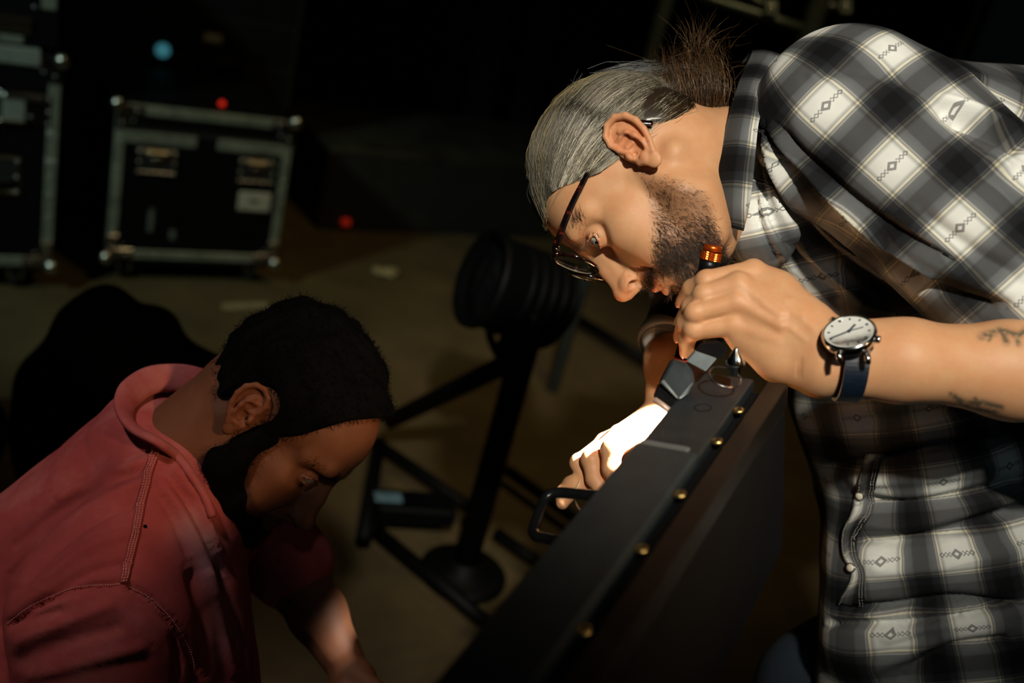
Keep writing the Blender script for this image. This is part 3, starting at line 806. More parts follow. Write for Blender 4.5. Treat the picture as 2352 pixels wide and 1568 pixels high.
def hair_a(bo):
    rs = np.random.RandomState(12)
    c = np.array((-.5, 0, 3.6))
    # dark cap underneath
    S = SDF(); S.frame(RA, TA, .01)
    S.ell((-.5, 0, 4.2), (9.6, 7.58, 8.8), .6); S.ell((3.6, 0, 4.3), (6.05, 6.62, 5.72), 1.2); S.ell((-4.5, 0, 0), (4.9, 6.1, 5.3), 2.0)
    S.cone(GA * .85, GA, 2.6, 1.9, 2.0)
    def cut(p):
        q = ((p - TA.astype(np.float32)) @ RA.astype(np.float32)) * 100
        return ((np.interp(q[..., 0], np.linspace(-10, 10, 60), hair_line(np.linspace(-10, 10, 60))).astype(np.float32) + .25 - q[..., 2]) * .006).astype(np.float32)
    S.ell((-.9, 7.7, .8), (3.0, 2.2, 3.4), .5, 's'); S.ell((-.9, -7.7, .8), (3.0, 2.2, 3.4), .5, 's')
    S.fn(cut, TA, .3, .004, 'i')
    V, F = S.mesh(.003)
    L = head_local(V, RA, TA)
    g = smooth01(L[:, 0], -7, -1)[:, None]
    cols = np.array([[.025, .016, .009]]) * (1 - g) + np.array([[.060, .055, .043]]) * g
    mesh_np('hair', V, F, M_HAIR, bo, True, cols=cols)
    # strands over it
    n = 8800; x0 = rs.uniform(-9.4, 9.1, n) ; y0 = rs.choice([-1, 1], n, p=[.25, .75])
    z0 = hair_line(x0) + np.abs(rs.normal(scale=.9, size=n)) * (rs.uniform(size=n) < .75) + rs.uniform(0, 3.5, n) * (rs.uniform(size=n) < .3)
    # start points: on the skull at given x and z -> solve y ; in front use an angle sweep
    ang = rs.uniform(0, 1, n)
    front = x0 > 6.8
    yy = np.where(front, y0 * rs.uniform(-2.0, 5.2, n), y0 * 7.0)
    st = np.stack([x0, yy, z0], 1); d0 = st - c; d0 /= np.linalg.norm(d0, axis=1)[:, None]
    infl = np.where(np.abs(yy) > 5, rs.uniform(.26, .46, n), rs.uniform(.28, .62, n))
    near_ear = (x0 > -3.2) & (x0 < 1.6) & (np.abs(yy) > 5)
    st[:, 2] = np.where(near_ear, np.maximum(st[:, 2], 4.5), st[:, 2]); d0 = st - c; d0 /= np.linalg.norm(d0, axis=1)[:, None]
    gx = GA + rs.normal(scale=.75, size=(n, 3)); d1 = gx - c; r1 = np.linalg.norm(d1, axis=1); d1 /= r1[:, None]
    s = 11; t = np.linspace(0, 1, s)
    om = np.arccos(np.clip((d0 * d1).sum(1), -1, 1)); so = np.sin(om) + 1e-6
    te = t[None] ** .95
    D = (np.sin((1 - te) * om[:, None]) / so[:, None])[..., None] * d0[:, None] + (np.sin(te * om[:, None]) / so[:, None])[..., None] * d1[:, None]
    # sag of the side hair: bow downwards a little
    D[..., 2] -= (np.sin(math.pi * t)[None] * (.10 + .05 * rs.normal(size=(n, 1)))) * (np.abs(D[..., 1]) > .3)
    D /= np.linalg.norm(D, axis=2)[..., None]
    lift = .12 * np.sin(t * math.pi)[None] * rs.uniform(.0, 1.6, (n, 1))
    R = np.stack([scalp_r(D[:, j], c, infl + lift[:, j]) for j in range(s)], 1)
    R = R * (1 - smooth01(t, .82, 1.0)[None]) + np.maximum(r1[:, None], R) * smooth01(t, .82, 1.0)[None]
    lock = np.round(x0 * 1.5 + y0 * 40 + z0)                      # locks share a sway and a shade
    hsh = np.array([np.random.RandomState(int(abs(k)) + 7).uniform(size=3) for k in lock])
    PTS = c + D * R[..., None]
    PTS[..., 2] += np.sin(t * 7 + hsh[:, :1] * 6.28) * .14 * (t * (1 - t) * 4); PTS += np.cumsum(rs.normal(scale=.022, size=PTS.shape), 1)
    g = smooth01(x0, -3.0, 2.5)[:, None]
    grey = np.array([[.66, .61, .47]]); brown = np.array([[.10, .055, .022]]); blond = np.array([[.58, .46, .20]])
    sh = (.12 + 1.25 * hsh[:, :1] ** 1.5) * rs.uniform(.45, 1.25, (n, 1))
    col = (brown * (1 - g) + grey * g) * sh
    bl = ((hsh[:, 1:2] > .62) & (x0[:, None] > -2)); col = np.where(bl, blond * sh, col)
    tubes('hair_strand', (PTS * .01) @ RA.T + TA, rs.uniform(.00009, .00019, n), col, M_HAIR, bo)['kind'] = 'stuff'
    # bun: coils of looped locks round the gathering point, loose ends sticking up and back
    n = 2900; s = 11; t = np.linspace(0, 1, s)
    ax = BUN - GA; axl = np.linalg.norm(ax); ax = ax / axl
    u = np.cross(ax, (0, 0, 1.0)); u /= np.linalg.norm(u); v = np.cross(ax, u)
    a0 = rs.uniform(0, 6.28, n); rad = np.abs(rs.normal(2.1, .95, n)) ; h0 = rs.uniform(-.6, 1.0, n) * axl
    turn = rs.uniform(1.2, 3.6, n) * rs.choice([-1, 1], n, p=[.2, .8])
    A = a0[:, None] + turn[:, None] * t[None]
    rr = rad[:, None] * (1 + .35 * np.sin(t[None] * 5 + a0[:, None])) + .15
    hh = h0[:, None] + rs.normal(scale=1.1, size=(n, 1)) * (t[None] - .5) * 1.6
    PB = GA + ax * hh[..., None] + (np.cos(A) * rr)[..., None] * u + (np.sin(A) * rr)[..., None] * v
    PB += np.cumsum(rs.normal(scale=.05, size=PB.shape), 1)
    cb = np.array([[.085, .043, .017]]) * rs.uniform(.25, 1.5, (n, 1))
    cb = np.where(rs.uniform(size=(n, 1)) < .12, np.array([[.22, .12, .04]]), cb)
    tubes('bun', (PB * .01) @ RA.T + TA, rs.uniform(.00016, .00028, n), cb, M_HAIR, bo)['kind'] = 'stuff'
    # loose ends
    n = 230; ps = []; up = np.array([0, 1.0, 0])
    for k in range(n):
        b = P(rs.uniform(1545, 1690), rs.uniform(105, 290), rs.uniform(1.08, 1.15))
        if k % 3 == 0: b = P(rs.normal(1600, 22), rs.normal(120, 22), rs.uniform(1.09, 1.14))
        dirc = np.array([rs.normal(.15, .55), rs.normal(.75, .55), rs.normal(.1, .4)]); dirc /= np.linalg.norm(dirc)
        if k % 3 == 0: dirc = np.array([rs.normal(-.05, .3), 1, rs.normal(0, .3)])
        ln = rs.uniform(.012, .036); cu = rs.normal(scale=.6, size=3)
        ps.append([b + cam2w((dirc * s_ + cu * s_ * s_ * .7) * ln) for s_ in np.linspace(0, 1, 9)])
    cb = np.array([[.10, .052, .018]]) * rs.uniform(.4, 1.8, (n, 1))
    tubes('loose_hair', ps, rs.uniform(.00012, .0002, n), cb, M_HAIR, bo)['kind'] = 'stuff'
    # fly-aways over the crown and the thin tail hanging behind the ear
    ps = []; cb = []
    for k in range(90):
        x = rs.uniform(1330, 1530); y = 165 - (x - 1330) * .02 + rs.normal(0, 7) + max(0, (1400 - x) * .35)
        d = rs.uniform(1.06, 1.14); q = [P(x, y, d), P(x + 55, y - rs.uniform(0, 18), d), P(x + 110, y + rs.uniform(-5, 12), d), P(1560 + rs.normal(0, 15), 190 + rs.normal(0, 15), 1.11)]
        ps.append(spline(q, 12)); cb.append(np.array([.30, .32, .30]) * rs.uniform(.3, 1.0))
    for k in range(22):
        x = rs.uniform(1212, 1330); y = 520 - (x - 1205) * 2.7 + rs.normal(0, 6)
        d = rs.uniform(1.03, 1.1); l = rs.uniform(20, 70)
        ps.append(spline([P(x, y, d), P(x - 4 + rs.normal(0, 5), y - l * .5, d), P(x + rs.normal(8, 8), y - l, d)], 12)); cb.append(np.array([.35, .36, .32]) * rs.uniform(.3, 1.0))
    for k in range(46):
        j = rs.normal(0, 5)
        ps.append(spline([P(1575 + j, 265 + rs.normal(0, 8), 1.045), P(1583 + j * .8, 310, 1.036), P(1592 + j * .6, 345, 1.030), P(1606 + j * .4, 370, 1.028), P(1624 + j * .3 + rs.uniform(-6, 6), 381 + rs.normal(0, 2), 1.030)], 12)); cb.append(np.array([.05, .028, .012]) * rs.uniform(.4, 1.6))
    for k in range(150):                                           # wisps in front of the ear
        x, y = rs.uniform(1385, 1420), rs.uniform(365, 425)
        a = rs.uniform(0, 6.28); r_ = rs.uniform(6, 18); dd = 1.012 + (x - 1400) * 0 + rs.uniform(-.004, .004)
        ps.append(spline([P(x, y, dd), P(x + r_ * math.cos(a), y + r_ * .8, dd - .003), P(x + r_ * 1.3 * math.cos(a + .9), y + r_ * 1.4, dd - .001)], 12)); cb.append(np.array([.06, .042, .022]) * rs.uniform(.4, 1.6))
    tubes('stray_hair', ps, .00014, np.array(cb), M_HAIR, bo)['kind'] = 'stuff'

HEAD_H, BODY_H = .0012, .0020
PA, VA, FA, NHA, HDA = build_a()
hair_a(PA)

# ------------------------------------------------------------------ glasses, watch, torch, bracelet
def tortoise():
    t = NT('tortoiseshell'); f = t.noise(140, 3)
    c = t.ramp(f, [(.50, (.004, .002, .002)), (.62, (.018, .004, .003)), (.72, (.13, .016, .005)), (.84, (.30, .05, .012))])
    t.l(c, t.b.inputs['Base Color']); t.set(Roughness=.14); t.b.inputs['Coat Weight'].default_value = .6
    return t.m
M_TORT = tortoise()
def glass(name, tint=(.97, .97, .96), ior=1.45):
    t = NT(name); tr = t.n('ShaderNodeBsdfTransparent'); gl = t.n('ShaderNodeBsdfGlossy'); fr = t.n('ShaderNodeLayerWeight'); mx = t.n('ShaderNodeMixShader')
    gl.inputs['Roughness'].default_value = .02; fr.inputs['Blend'].default_value = .5
    f = t.noise(20); t.l(t.ramp(f, [(0, tint), (1, tuple(x * .985 for x in tint))]), tr.inputs['Color'])
    t.l(t.math('ADD', t.math('MULTIPLY', t.math('POWER', fr.outputs['Facing'], 5.0), .9), .035), mx.inputs[0]); t.l(tr.outputs[0], mx.inputs[1]); t.l(gl.outputs[0], mx.inputs[2]); t.l(mx.outputs[0], t.out.inputs['Surface'])
    return t.m
M_LENS = glass('spectacle_lens')
M_STEEL = simple('polished_steel', (.62, .62, .60), .16, 1.0, .1, 60)
M_CHROME = simple('dark_steel', (.30, .30, .31), .25, 1.0, .15, 60)

M_EDGE_GLINT = simple('lens_edge_pale', (.62, .55, .42), .3)
def spectacles():
    root = empty('eyeglasses'); tag(root, 'round tortoiseshell eyeglasses sliding down the nose of the bearded face', 'glasses')
    a = math.radians(10); fx = np.array([math.cos(a), 0, -math.sin(a)]); up = np.array([math.sin(a), 0, math.cos(a)])
    C = {1: np.array((11.35, 3.35, 1.85)), -1: np.array((11.35, -3.35, 1.85))}
    fr = MB()
    for y in (1, -1):
        wrapv = np.array([-.10 * y, 1, 0.0]); wrapv /= np.linalg.norm(wrapv)
        side = np.array([-.10, y, 0]); side /= np.linalg.norm(side)
        ring = []
        n = 56
        for i in range(n):
            th = 2 * math.pi * i / n
            rx = 2.55 * (1 + .05 * math.cos(2 * th)) ; rz = 2.35 + .25 * max(0, math.sin(th)) ** 2
            ring.append(C[y] + side * rx * math.cos(th) + up * rz * math.sin(th))
        ring = np.array(ring); V = []; F = []
        for i in range(n):
            o = ring[i] - C[y]; o = o / np.linalg.norm(o)
            for k in range(10):
                b = 2 * math.pi * k / 10
                V.append(LA(ring[i] + o * .17 * math.cos(b) + fx * .19 * math.sin(b)))
        for i in range(n):
            j = (i + 1) % n
            for k in range(10):
                F.append((i * 10 + k, i * 10 + (k + 1) % 10, j * 10 + (k + 1) % 10, j * 10 + k))
        mesh_np('rim', np.array(V), F, M_TORT, root)
        # lens: thin meniscus
        V = []; F = []; m = 6; n2 = 40
        for layer in (0, 1):
            for r in range(m + 1):
                for i in range(n2):
                    th = 2 * math.pi * i / n2; q = r / m
                    rx = 2.47 * (1 + .05 * math.cos(2 * th)) * q; rz = (2.27 + .25 * max(0, math.sin(th)) ** 2) * q
                    V.append(LA(C[y] + side * rx * math.cos(th) + up * rz * math.sin(th) + fx * (.22 * (1 - q * q) - .05 + (.16 if layer else 0) * (.6 + .4 * q))))
        for layer in (0, 1):
            b = layer * (m + 1) * n2
            for r in range(m):
                for i in range(n2):
                    j = (i + 1) % n2; f = (b + r * n2 + i, b + r * n2 + j, b + (r + 1) * n2 + j, b + (r + 1) * n2 + i)
                    F.append(f if layer else f[::-1])
        b = (m + 1) * n2; e = m * n2
        for i in range(n2):
            j = (i + 1) % n2; F.append((e + i, e + j, b + e + j, b + e + i))
        tag(mesh_np('lens', np.array(V), F, M_LENS, root), 'clear lens')
        for rr, off in ((.955, .17), (.90, .21)):  # pale arcs put the reflection at the lens edge into the colour
            arc = [LA(C[y] + side * 2.47 * rr * math.cos(th) + up * 2.35 * rr * math.sin(th) + fx * off) for th in np.linspace(.5, math.pi + .6, 40)]
            tag(MB().tube(arc, .00025, 6).build('lens_edge_glint', M_EDGE_GLINT, root, True), 'pale line drawing the lens edge and its reflection')
        # end piece and temple
        hinge = C[y] + side * 2.62 + up * 1.55 + fx * -.1
        corner = hinge + np.array((-.35, .55 * y, .1))
        pts = spline([corner, np.array((7.0, 7.0 * y, 3.6)), np.array((4.0, 7.15 * y, 3.45)), np.array((1.0, 7.2 * y, 3.2)), np.array((-1.6, 7.3 * y, 2.6)), np.array((-3.4, 7.3 * y, .9)), np.array((-4.1, 6.9 * y, -.6))], 40)
        w = np.interp(np.linspace(0, 1, 40), [0, .15, .6, .8, 1], [.38, .34, .24, .34, .26])
        V = []; F = []
        for i, p in enumerate(pts):
            T = pts[min(i + 1, 39)] - pts[max(i - 1, 0)]; T /= np.linalg.norm(T)
            s_ = np.array([0, y, 0.0]); s_ -= T * (s_ @ T); s_ /= np.linalg.norm(s_); u_ = np.cross(T, s_)
            for k in range(12):
                b = 2 * math.pi * k / 12; cb, sb = math.cos(b), math.sin(b)
                V.append(LA(p + s_ * .16 * np.sign(cb) * abs(cb) ** .6 + u_ * w[i] * np.sign(sb) * abs(sb) ** .6))
        F = [(i * 12 + k, i * 12 + (k + 1) % 12, (i + 1) * 12 + (k + 1) % 12, (i + 1) * 12 + k) for i in range(39) for k in range(12)]
        F += [tuple(range(11, -1, -1)), tuple(range(39 * 12, 40 * 12))]
        mesh_np('temple', np.array(V), F, M_TORT, root)
        MB().tube([LA(hinge - side * .2), LA(hinge + side * .3), LA(corner)], .0040, 10).build('end_piece', M_TORT, root, True)
        for q in (0, 1):
            MB().lathe(LA(hinge + side * .1 + up * (-.18 + .32 * q) + fx * .38), RA @ fx, [(0, .0006), (.0005, .0006), (.0007, .0002)], 10).build('rivet', M_STEEL, root, True)
        MB().tube([LA(C[y] - side * 2.1 - up * .5 - fx * .1), LA(C[y] - side * 2.35 - up * .75 - fx * .7), LA(C[y] - side * 2.2 - up * 1.2 - fx * .8)], [.0010, .0022, .0016], 8).build('nose_pad', M_LENS, root, True)
    MB().tube(spline([LA((11.35, 1.0, 2.5)), LA((11.75, 0, 2.95)), LA((11.35, -1.0, 2.5))], 12), .0024, 10).build('bridge', M_TORT, root, True)
    return root
spectacles()

# ------------------------------------------------------------------ clothes of the person in plaid
from mathutils.bvhtree import BVHTree
def bvh(V, F): return BVHTree.FromPolygons([tuple(v) for v in np.asarray(V, float).tolist()], F.tolist())
def surf(tree, px, py, lift=0.0, back=1.2):
    "point of a built surface under a pixel of the photograph"
    r = P(px, py, 1) - CP; r /= np.linalg.norm(r)
    h, n, i, d = tree.ray_cast(Vector(CP), Vector(r))
    if h is None: return P(px, py, back), -r
    n = np.array(n)
    if n @ r > 0: n = -n
    return np.array(h) + n * lift, n
def axis_uv(V, a, b, ref, rad, period, u0=0.0, v0=0.0):
    "cloth coordinates round a limb: u along a->b, v round it measured from ref"
    ax = b - a; ax = ax / np.linalg.norm(ax); q = V - a; u = q @ ax
    r = ref - ax * (ref @ ax); r /= np.linalg.norm(r); s = np.cross(ax, r)
    th = np.arctan2(q @ s, q @ r)
    return np.stack([u / period - u0, th * rad / period - v0], 1)
PERIOD = .084
def ribbon(name, tree, left, right, mat, parent, n=30, m=5, thick=.0016, uvscale=PERIOD, lift=.0015):
    "strip of cloth laid on a surface between two pixel lines"
    a = spline(left, n); b = spline(right, n); V = []; UV = []
    for lay in (0, 1):
        L = 0.0; prev = None
        for i in range(n):
            for j in range(m):
                q = a[i] + (b[i] - a[i]) * j / (m - 1)
                p, nn = surf(tree, q[0], q[1], lift + thick * lay)
                if j == m // 2:
                    if prev is not None: L += np.linalg.norm(p - prev)
                    prev = p
                V.append(p); UV.append((L, j / (m - 1) * .045))
    F = []
    for lay in (0, 1):
        o = lay * n * m
        for i in range(n - 1):
            for j in range(m - 1):
                f = (o + i * m + j, o + i * m + j + 1, o + (i + 1) * m + j + 1, o + (i + 1) * m + j); F.append(f if lay else f[::-1])
    o = n * m
    for i in range(n - 1):
        F.append((i * m, o + i * m, o + (i + 1) * m, (i + 1) * m)); k = m - 1
        F.append((i * m + k, (i + 1) * m + k, o + (i + 1) * m + k, o + i * m + k))
    for j in range(m - 1):
        F.append((j, j + 1, o + j + 1, o + j)); k = (n - 1) * m
        F.append((k + j, o + k + j, o + k + j + 1, k + j + 1))
    return mesh_np(name, np.array(V), F, mat, parent, True, uv=np.array(UV) / uvscale, cols=np.ones((len(V), 3)))
def stitch(name, tree, line, mat, parent, lift=.0015, r=.00035, step=5.0):
    "row of single stitches"
    pl = spline(line, 60); L = np.r_[0, np.cumsum(np.linalg.norm(np.diff(pl, axis=0), axis=1))]
    mb = MB(); k = 0.0
    while k + step * .62 < L[-1]:
        q = [[np.interp(k + t * step * .62, L, pl[:, c]) for c in (0, 1)] for t in (0, .5, 1)]
        pts = [surf(tree, x, y, lift)[0] for x, y in q]
        mb.tube(pts, r, 5); k += step
    o = mb.build(name, mat, parent, True); o['kind'] = 'stuff'; return o
M_THREAD = simple('thread_grey', (.45, .44, .38), .8)
M_PEARL = simple('pearl_snap', (.62, .58, .46), .22, 0, .15, 80)

def shirt_a(bo):
    # body of the shirt
    S = SDF()
    c0, c1, c2, c3 = P(1870, 450, 1.17), P(2075, 900, 1.235), P(2195, 1300, 1.26), P(2215, 1640, 1.27)
    S.cone(c0, c1, .098, .128, .03); S.cone(c1, c2, .130, .146, .03); S.cone(c2, c3, .146, .160, .03)
    S.cone(P(1885, 290, 1.16), P(2450, 430, 1.26), .092, .140, .03)
    S.cone(P(1800, 380, 1.12), P(1960, 330, 1.06), .066, .082, .03)
    S.cone(c1, P(2450, 600, 1.3), .12, .13, .04)
    S.cone(P(1760, 420, 1.13), P(1740, 560, 1.15), .060, .050, .03)
    S.cone(P(2010, 1250, 1.20), P(1978, 1480, 1.20), .050, .046, .03); S.cone(P(2060, 1300, 1.24), P(2060, 1640, 1.25), .09, .10, .03)
    S.cone(P(1772, 320, 1.055), P(1748, 540, 1.065), .040, .036, .02)
    V, F = S.mesh(.0040)
    ax = (c3 - c1) / np.linalg.norm(c3 - c1)
    over = (V - P(2200, 1500, 1.26)) @ ax - (.115 + .006 * np.sin(V[:, 0] * 30))     # open hem
    ok = (over < 0)[F].any(1); F = F[ok]
    V = V - np.maximum(over, 0)[:, None] * ax
    G, R_ = -.013, .007
    st = [([(1742, 300), (1790, 420), (1890, 560), (2040, 660)], 13, G), ([(1734, 340), (1765, 470), (1840, 600), (1930, 690)], 11, G * .8), ([(1730, 420), (1748, 520), (1790, 600)], 9, G * .7),
          ([(1760, 330), (1830, 450), (1930, 560), (2080, 650)], 11, R_), ([(1750, 380), (1800, 500), (1880, 610), (1990, 700)], 10, R_), ([(1738, 430), (1770, 540), (1830, 640)], 9, R_ * .8),
          ([(1800, 360), (1880, 480), (2000, 580), (2160, 660), (2330, 715)], 22, G * 1.3), ([(1980, 640), (2100, 690), (2250, 715)], 11, G), ([(1960, 690), (2080, 725), (2200, 735)], 9, R_),
          ([(1880, 1075), (2020, 1060), (2160, 1030), (2330, 1010)], 14, G), ([(1940, 1105), (2100, 1098), (2300, 1070)], 16, R_),
          ([(1980, 1150), (2080, 1160), (2200, 1140), (2352, 1100)], 13, G), ([(1960, 1195), (2060, 1210), (2180, 1190), (2352, 1140)], 16, R_),
          ([(1965, 1240), (2070, 1240), (2180, 1225), (2352, 1165)], 14, G * 1.2), ([(1970, 1300), (2100, 1310), (2250, 1280), (2352, 1260)], 22, R_ * 1.2),
          ([(1930, 1396), (2070, 1392), (2190, 1376), (2352, 1386)], 12, G * 1.4), ([(1890, 1430), (2070, 1432), (2290, 1400)], 10, G), ([(2010, 1470), (2110, 1440), (2200, 1420)], 16, R_),
          ([(2080, 1540), (2180, 1490), (2330, 1470)], 14, G), ([(1990, 1540), (2080, 1500), (2160, 1470)], 14, R_), ([(1960, 980), (2100, 960), (2300, 940)], 18, G),
          ([(1960, 70), (2050, 120), (2200, 190), (2352, 290)], 18, G * .6), ([(2060, 95), (2200, 150), (2352, 215)], 14, -G * .45)]
    V = sculpt(V, F, st)
    V = V + vnormals(V, F) * (wob(V, 21, 42) * .0016 + wob(V, 22, 90) * .0007)[:, None]
    uv = axis_uv(V, c3, c1, cam2w((-.35, 0, 1)), .145, PERIOD, .1, .25)
    # the yoke over shoulder and back is cut on another grain
    q = pix(V); wy = smooth01(-(q[:, 1] - (430 + (q[:, 0] - 1800) * .25)), -10, 10)
    uy = np.stack([(V - c0) @ cam2w((.80, -.42, -.42)) / PERIOD, (V - c0) @ cam2w((.45, .86, .25)) / PERIOD], 1)
    uv = np.where(wy[:, None] > .5, uy, uv)
    sh = mesh_np('shirt', V, F, M_PLAID, bo, True, uv=uv, cols=np.ones((len(V), 3)))
    m = sh.modifiers.new('thick', 'SOLIDIFY'); m.thickness = .0012; m.offset = -1
    tree = bvh(V, F)
    # left sleeve, rolled above the elbow
    S = SDF(); s0, s1 = P(1935, 280, 1.035), P(2560, 850, .945)
    S.cone(s0, s1, .090, .080, .02); S.cone(P(1850, 300, 1.10), s0, .070, .088, .03); S.cone(P(2080, 330, 1.03), P(2330, 560, .985), .088, .084, .02)
    V, F = S.mesh(.0032)
    st = [([(1748, 300), (1790, 450), (1880, 610), (1980, 720)], 10, -.014), ([(1752, 290), (1810, 430), (1920, 580), (2040, 690)], 9, .010), ([(1756, 285), (1835, 415), (1960, 560), (2110, 660)], 9, -.013), ([(1762, 280), (1860, 400), (2000, 535), (2160, 640)], 10, .010), ([(1768, 275), (1880, 385), (2030, 510), (2200, 610)], 9, -.007),
          ([(1790, 250), (1850, 400), (1960, 540)], 14, -.003), ([(1760, 300), (1830, 450), (1950, 580)], 10, .006), ([(2180, 260), (2270, 300), (2360, 350)], 16, -.014), ([(2120, 215), (2250, 255), (2360, 300)], 14, .008),
          ([(2000, 590), (2120, 650), (2300, 700)], 16, -.010), ([(2030, 540), (2180, 620), (2340, 680)], 16, .007), ([(2100, 480), (2240, 580), (2352, 640)], 20, -.006), ([(1860, 170), (1960, 150), (2100, 200), (2200, 270)], 18, -.005), ([(2230, 380), (2300, 430), (2360, 500)], 18, -.006), ([(2260, 350), (2330, 400)], 14, .006)]
    V = sculpt(V, F, st)
    V = V + vnormals(V, F) * (wob(V, 31, 40) * .0018 + wob(V, 32, 95) * .0006)[:, None]
    ref = cam2w((-.28, .30, .9))
    uv = axis_uv(V, s0, s1, ref, .090, PERIOD)
    # let the figured squares fall where the photograph shows them
    k = np.argmin(((pix(V) - np.array([1896, 240])) ** 2).sum(1) + 1e7 * ((V - CP) @ RC[:, 2] * -1 > 1.04)); uv -= uv[k] - np.round(uv[k] * 0)
    sl = mesh_np('sleeve', V, F, M_PLAID, sh, True, uv=uv, cols=np.ones((len(V), 3)))
    tsl = bvh(V, F)
    # right sleeve, far side
    S = SDF(); a, b, c = P(2000, 480, 1.40), P(1650, 640, 1.245), P(1562, 770, 1.175)
    S.cone(a, b, .075, .062, .02); S.cone(b, c, .062, .046, .02)
    V, F = S.mesh(.004); V = V + vnormals(V, F) * (wob(V, 41, 60) * .0025)[:, None]
    mesh_np('sleeve', V, F, M_PLAID, sh, True, uv=axis_uv(V, b, c, cam2w((0, 0, 1)), .055, PERIOD), cols=np.ones((len(V), 3)))
    MB().tube([P(1560, 778, 1.17), P(1549, 796, 1.166), P(1546, 803, 1.163)], [.046, .046, .044], 28).build('cuff', simple('cuff_grey', (.34, .35, .36), .7), sh, True)
    # collar: stand and fallen leaf round the neck
    outer = [P(1700, 150, 1.20), P(1728, 118, 1.165), P(1697, 190, 1.085), P(1668, 285, 1.025), P(1646, 390, 1.008), P(1638, 470, 1.012), P(1641, 522, 1.030)]
    inner = [P(1770, 150, 1.21), P(1792, 128, 1.150), P(1764, 200, 1.050), P(1742, 290, .995), P(1732, 390, .982), P(1722, 470, .990), P(1708, 530, 1.010)]
    def leaf(name, o, i, n=44, m=12, puff=.008, thick=.0022, seed=1):
        A = spline(o, n); B = spline(i, n); V = []; UV = []; rs = np.random.RandomState(seed)
        L = np.r_[0, np.cumsum(np.linalg.norm(np.diff(A, axis=0), axis=1))]
        for lay in (0, 1):
            for a_ in range(n):
                for b_ in range(m):
                    t = b_ / (m - 1); p = A[a_] * (1 - t) + B[a_] * t
                    p = p + cam2w((-.3, .1, 1)) * (puff * math.sin(math.pi * t) + thick * lay + .0016 * math.sin(L[a_] * 130 + t * 3) * t)
                    V.append(p); UV.append((L[a_] / PERIOD + .15, t * np.linalg.norm(B[a_] - A[a_]) / PERIOD + .35))
        F = []
        for lay in (0, 1):
            o_ = lay * n * m
            for a_ in range(n - 1):
                for b_ in range(m - 1):
                    f = (o_ + a_ * m + b_, o_ + a_ * m + b_ + 1, o_ + (a_ + 1) * m + b_ + 1, o_ + (a_ + 1) * m + b_); F.append(f if not lay else f[::-1])
        o_ = n * m
        for a_ in range(n - 1):
            F.append((a_ * m, (a_ + 1) * m, o_ + (a_ + 1) * m, o_ + a_ * m)); k_ = m - 1
            F.append((a_ * m + k_, o_ + a_ * m + k_, o_ + (a_ + 1) * m + k_, (a_ + 1) * m + k_))
        for b_ in range(m - 1):
            F.append((b_, o_ + b_, o_ + b_ + 1, b_ + 1)); k_ = (n - 1) * m
            F.append((k_ + b_, k_ + b_ + 1, o_ + k_ + b_ + 1, o_ + k_ + b_))
        return mesh_np(name, np.array(V), F, M_PLAID, sh, True, uv=np.array(UV), cols=np.ones((len(V), 3)))
    leaf('collar', outer, inner)
    # the far leaf with its point, lit by the torch
    leaf('collar', [P(1642, 518, 1.075), P(1660, 552, 1.085), P(1672, 585, 1.09), P(1690, 612, 1.085)], [P(1706, 520, 1.05), P(1722, 555, 1.06), P(1728, 580, 1.065), P(1700, 612, 1.08)], 20, 8, .004, seed=2)
    # placket with two snaps and stitching
    pl_l = [(1990, 1040), (1978, 1090), (1966, 1130), (1958, 1180), (1936, 1225), (1938, 1275), (1958, 1310), (1950, 1345), (1924, 1385)]
    pl_r = [(2030, 1040), (2018, 1090), (2008, 1130), (2004, 1180), (1972, 1228), (1972, 1275), (1988, 1310), (1986, 1345), (1984, 1392)]
    pk = ribbon('placket', tree, pl_l, pl_r, M_PLAID, sh, 40, 5, .0020)
    stitch('stitching', tree, [(x - 4, y) for x, y in pl_r], M_THREAD, pk, .0040)
    stitch('stitching', tree, [(x + 5, y) for x, y in pl_l], M_THREAD, pk, .0040)
    stitch('stitching', tree, [(x - 10, y) for x, y in pl_r], M_THREAD, pk, .0040)
    for x, y in ((1977, 1133), (1957, 1303)):
        p, n = surf(tree, x, y, .0035); n = n * .6 + cam2w((-.45, .2, .4)); n /= np.linalg.norm(n)
        b = MB().lathe(p, n, [(0, .0058), (.0012, .0060), (.0020, .0054), (.0020, .0048)], 22).build('snap_button', M_STEEL, sh, True)
        MB().lathe(p + n * .0017, n, [(0, .0048), (.0012, .0040), (.0019, .0022), (.0021, 1e-5)], 22).build('pearl', M_PEARL, b, True)
    return sh, tree, tsl
SHA, TREE_SH, TREE_SL = shirt_a(PA)

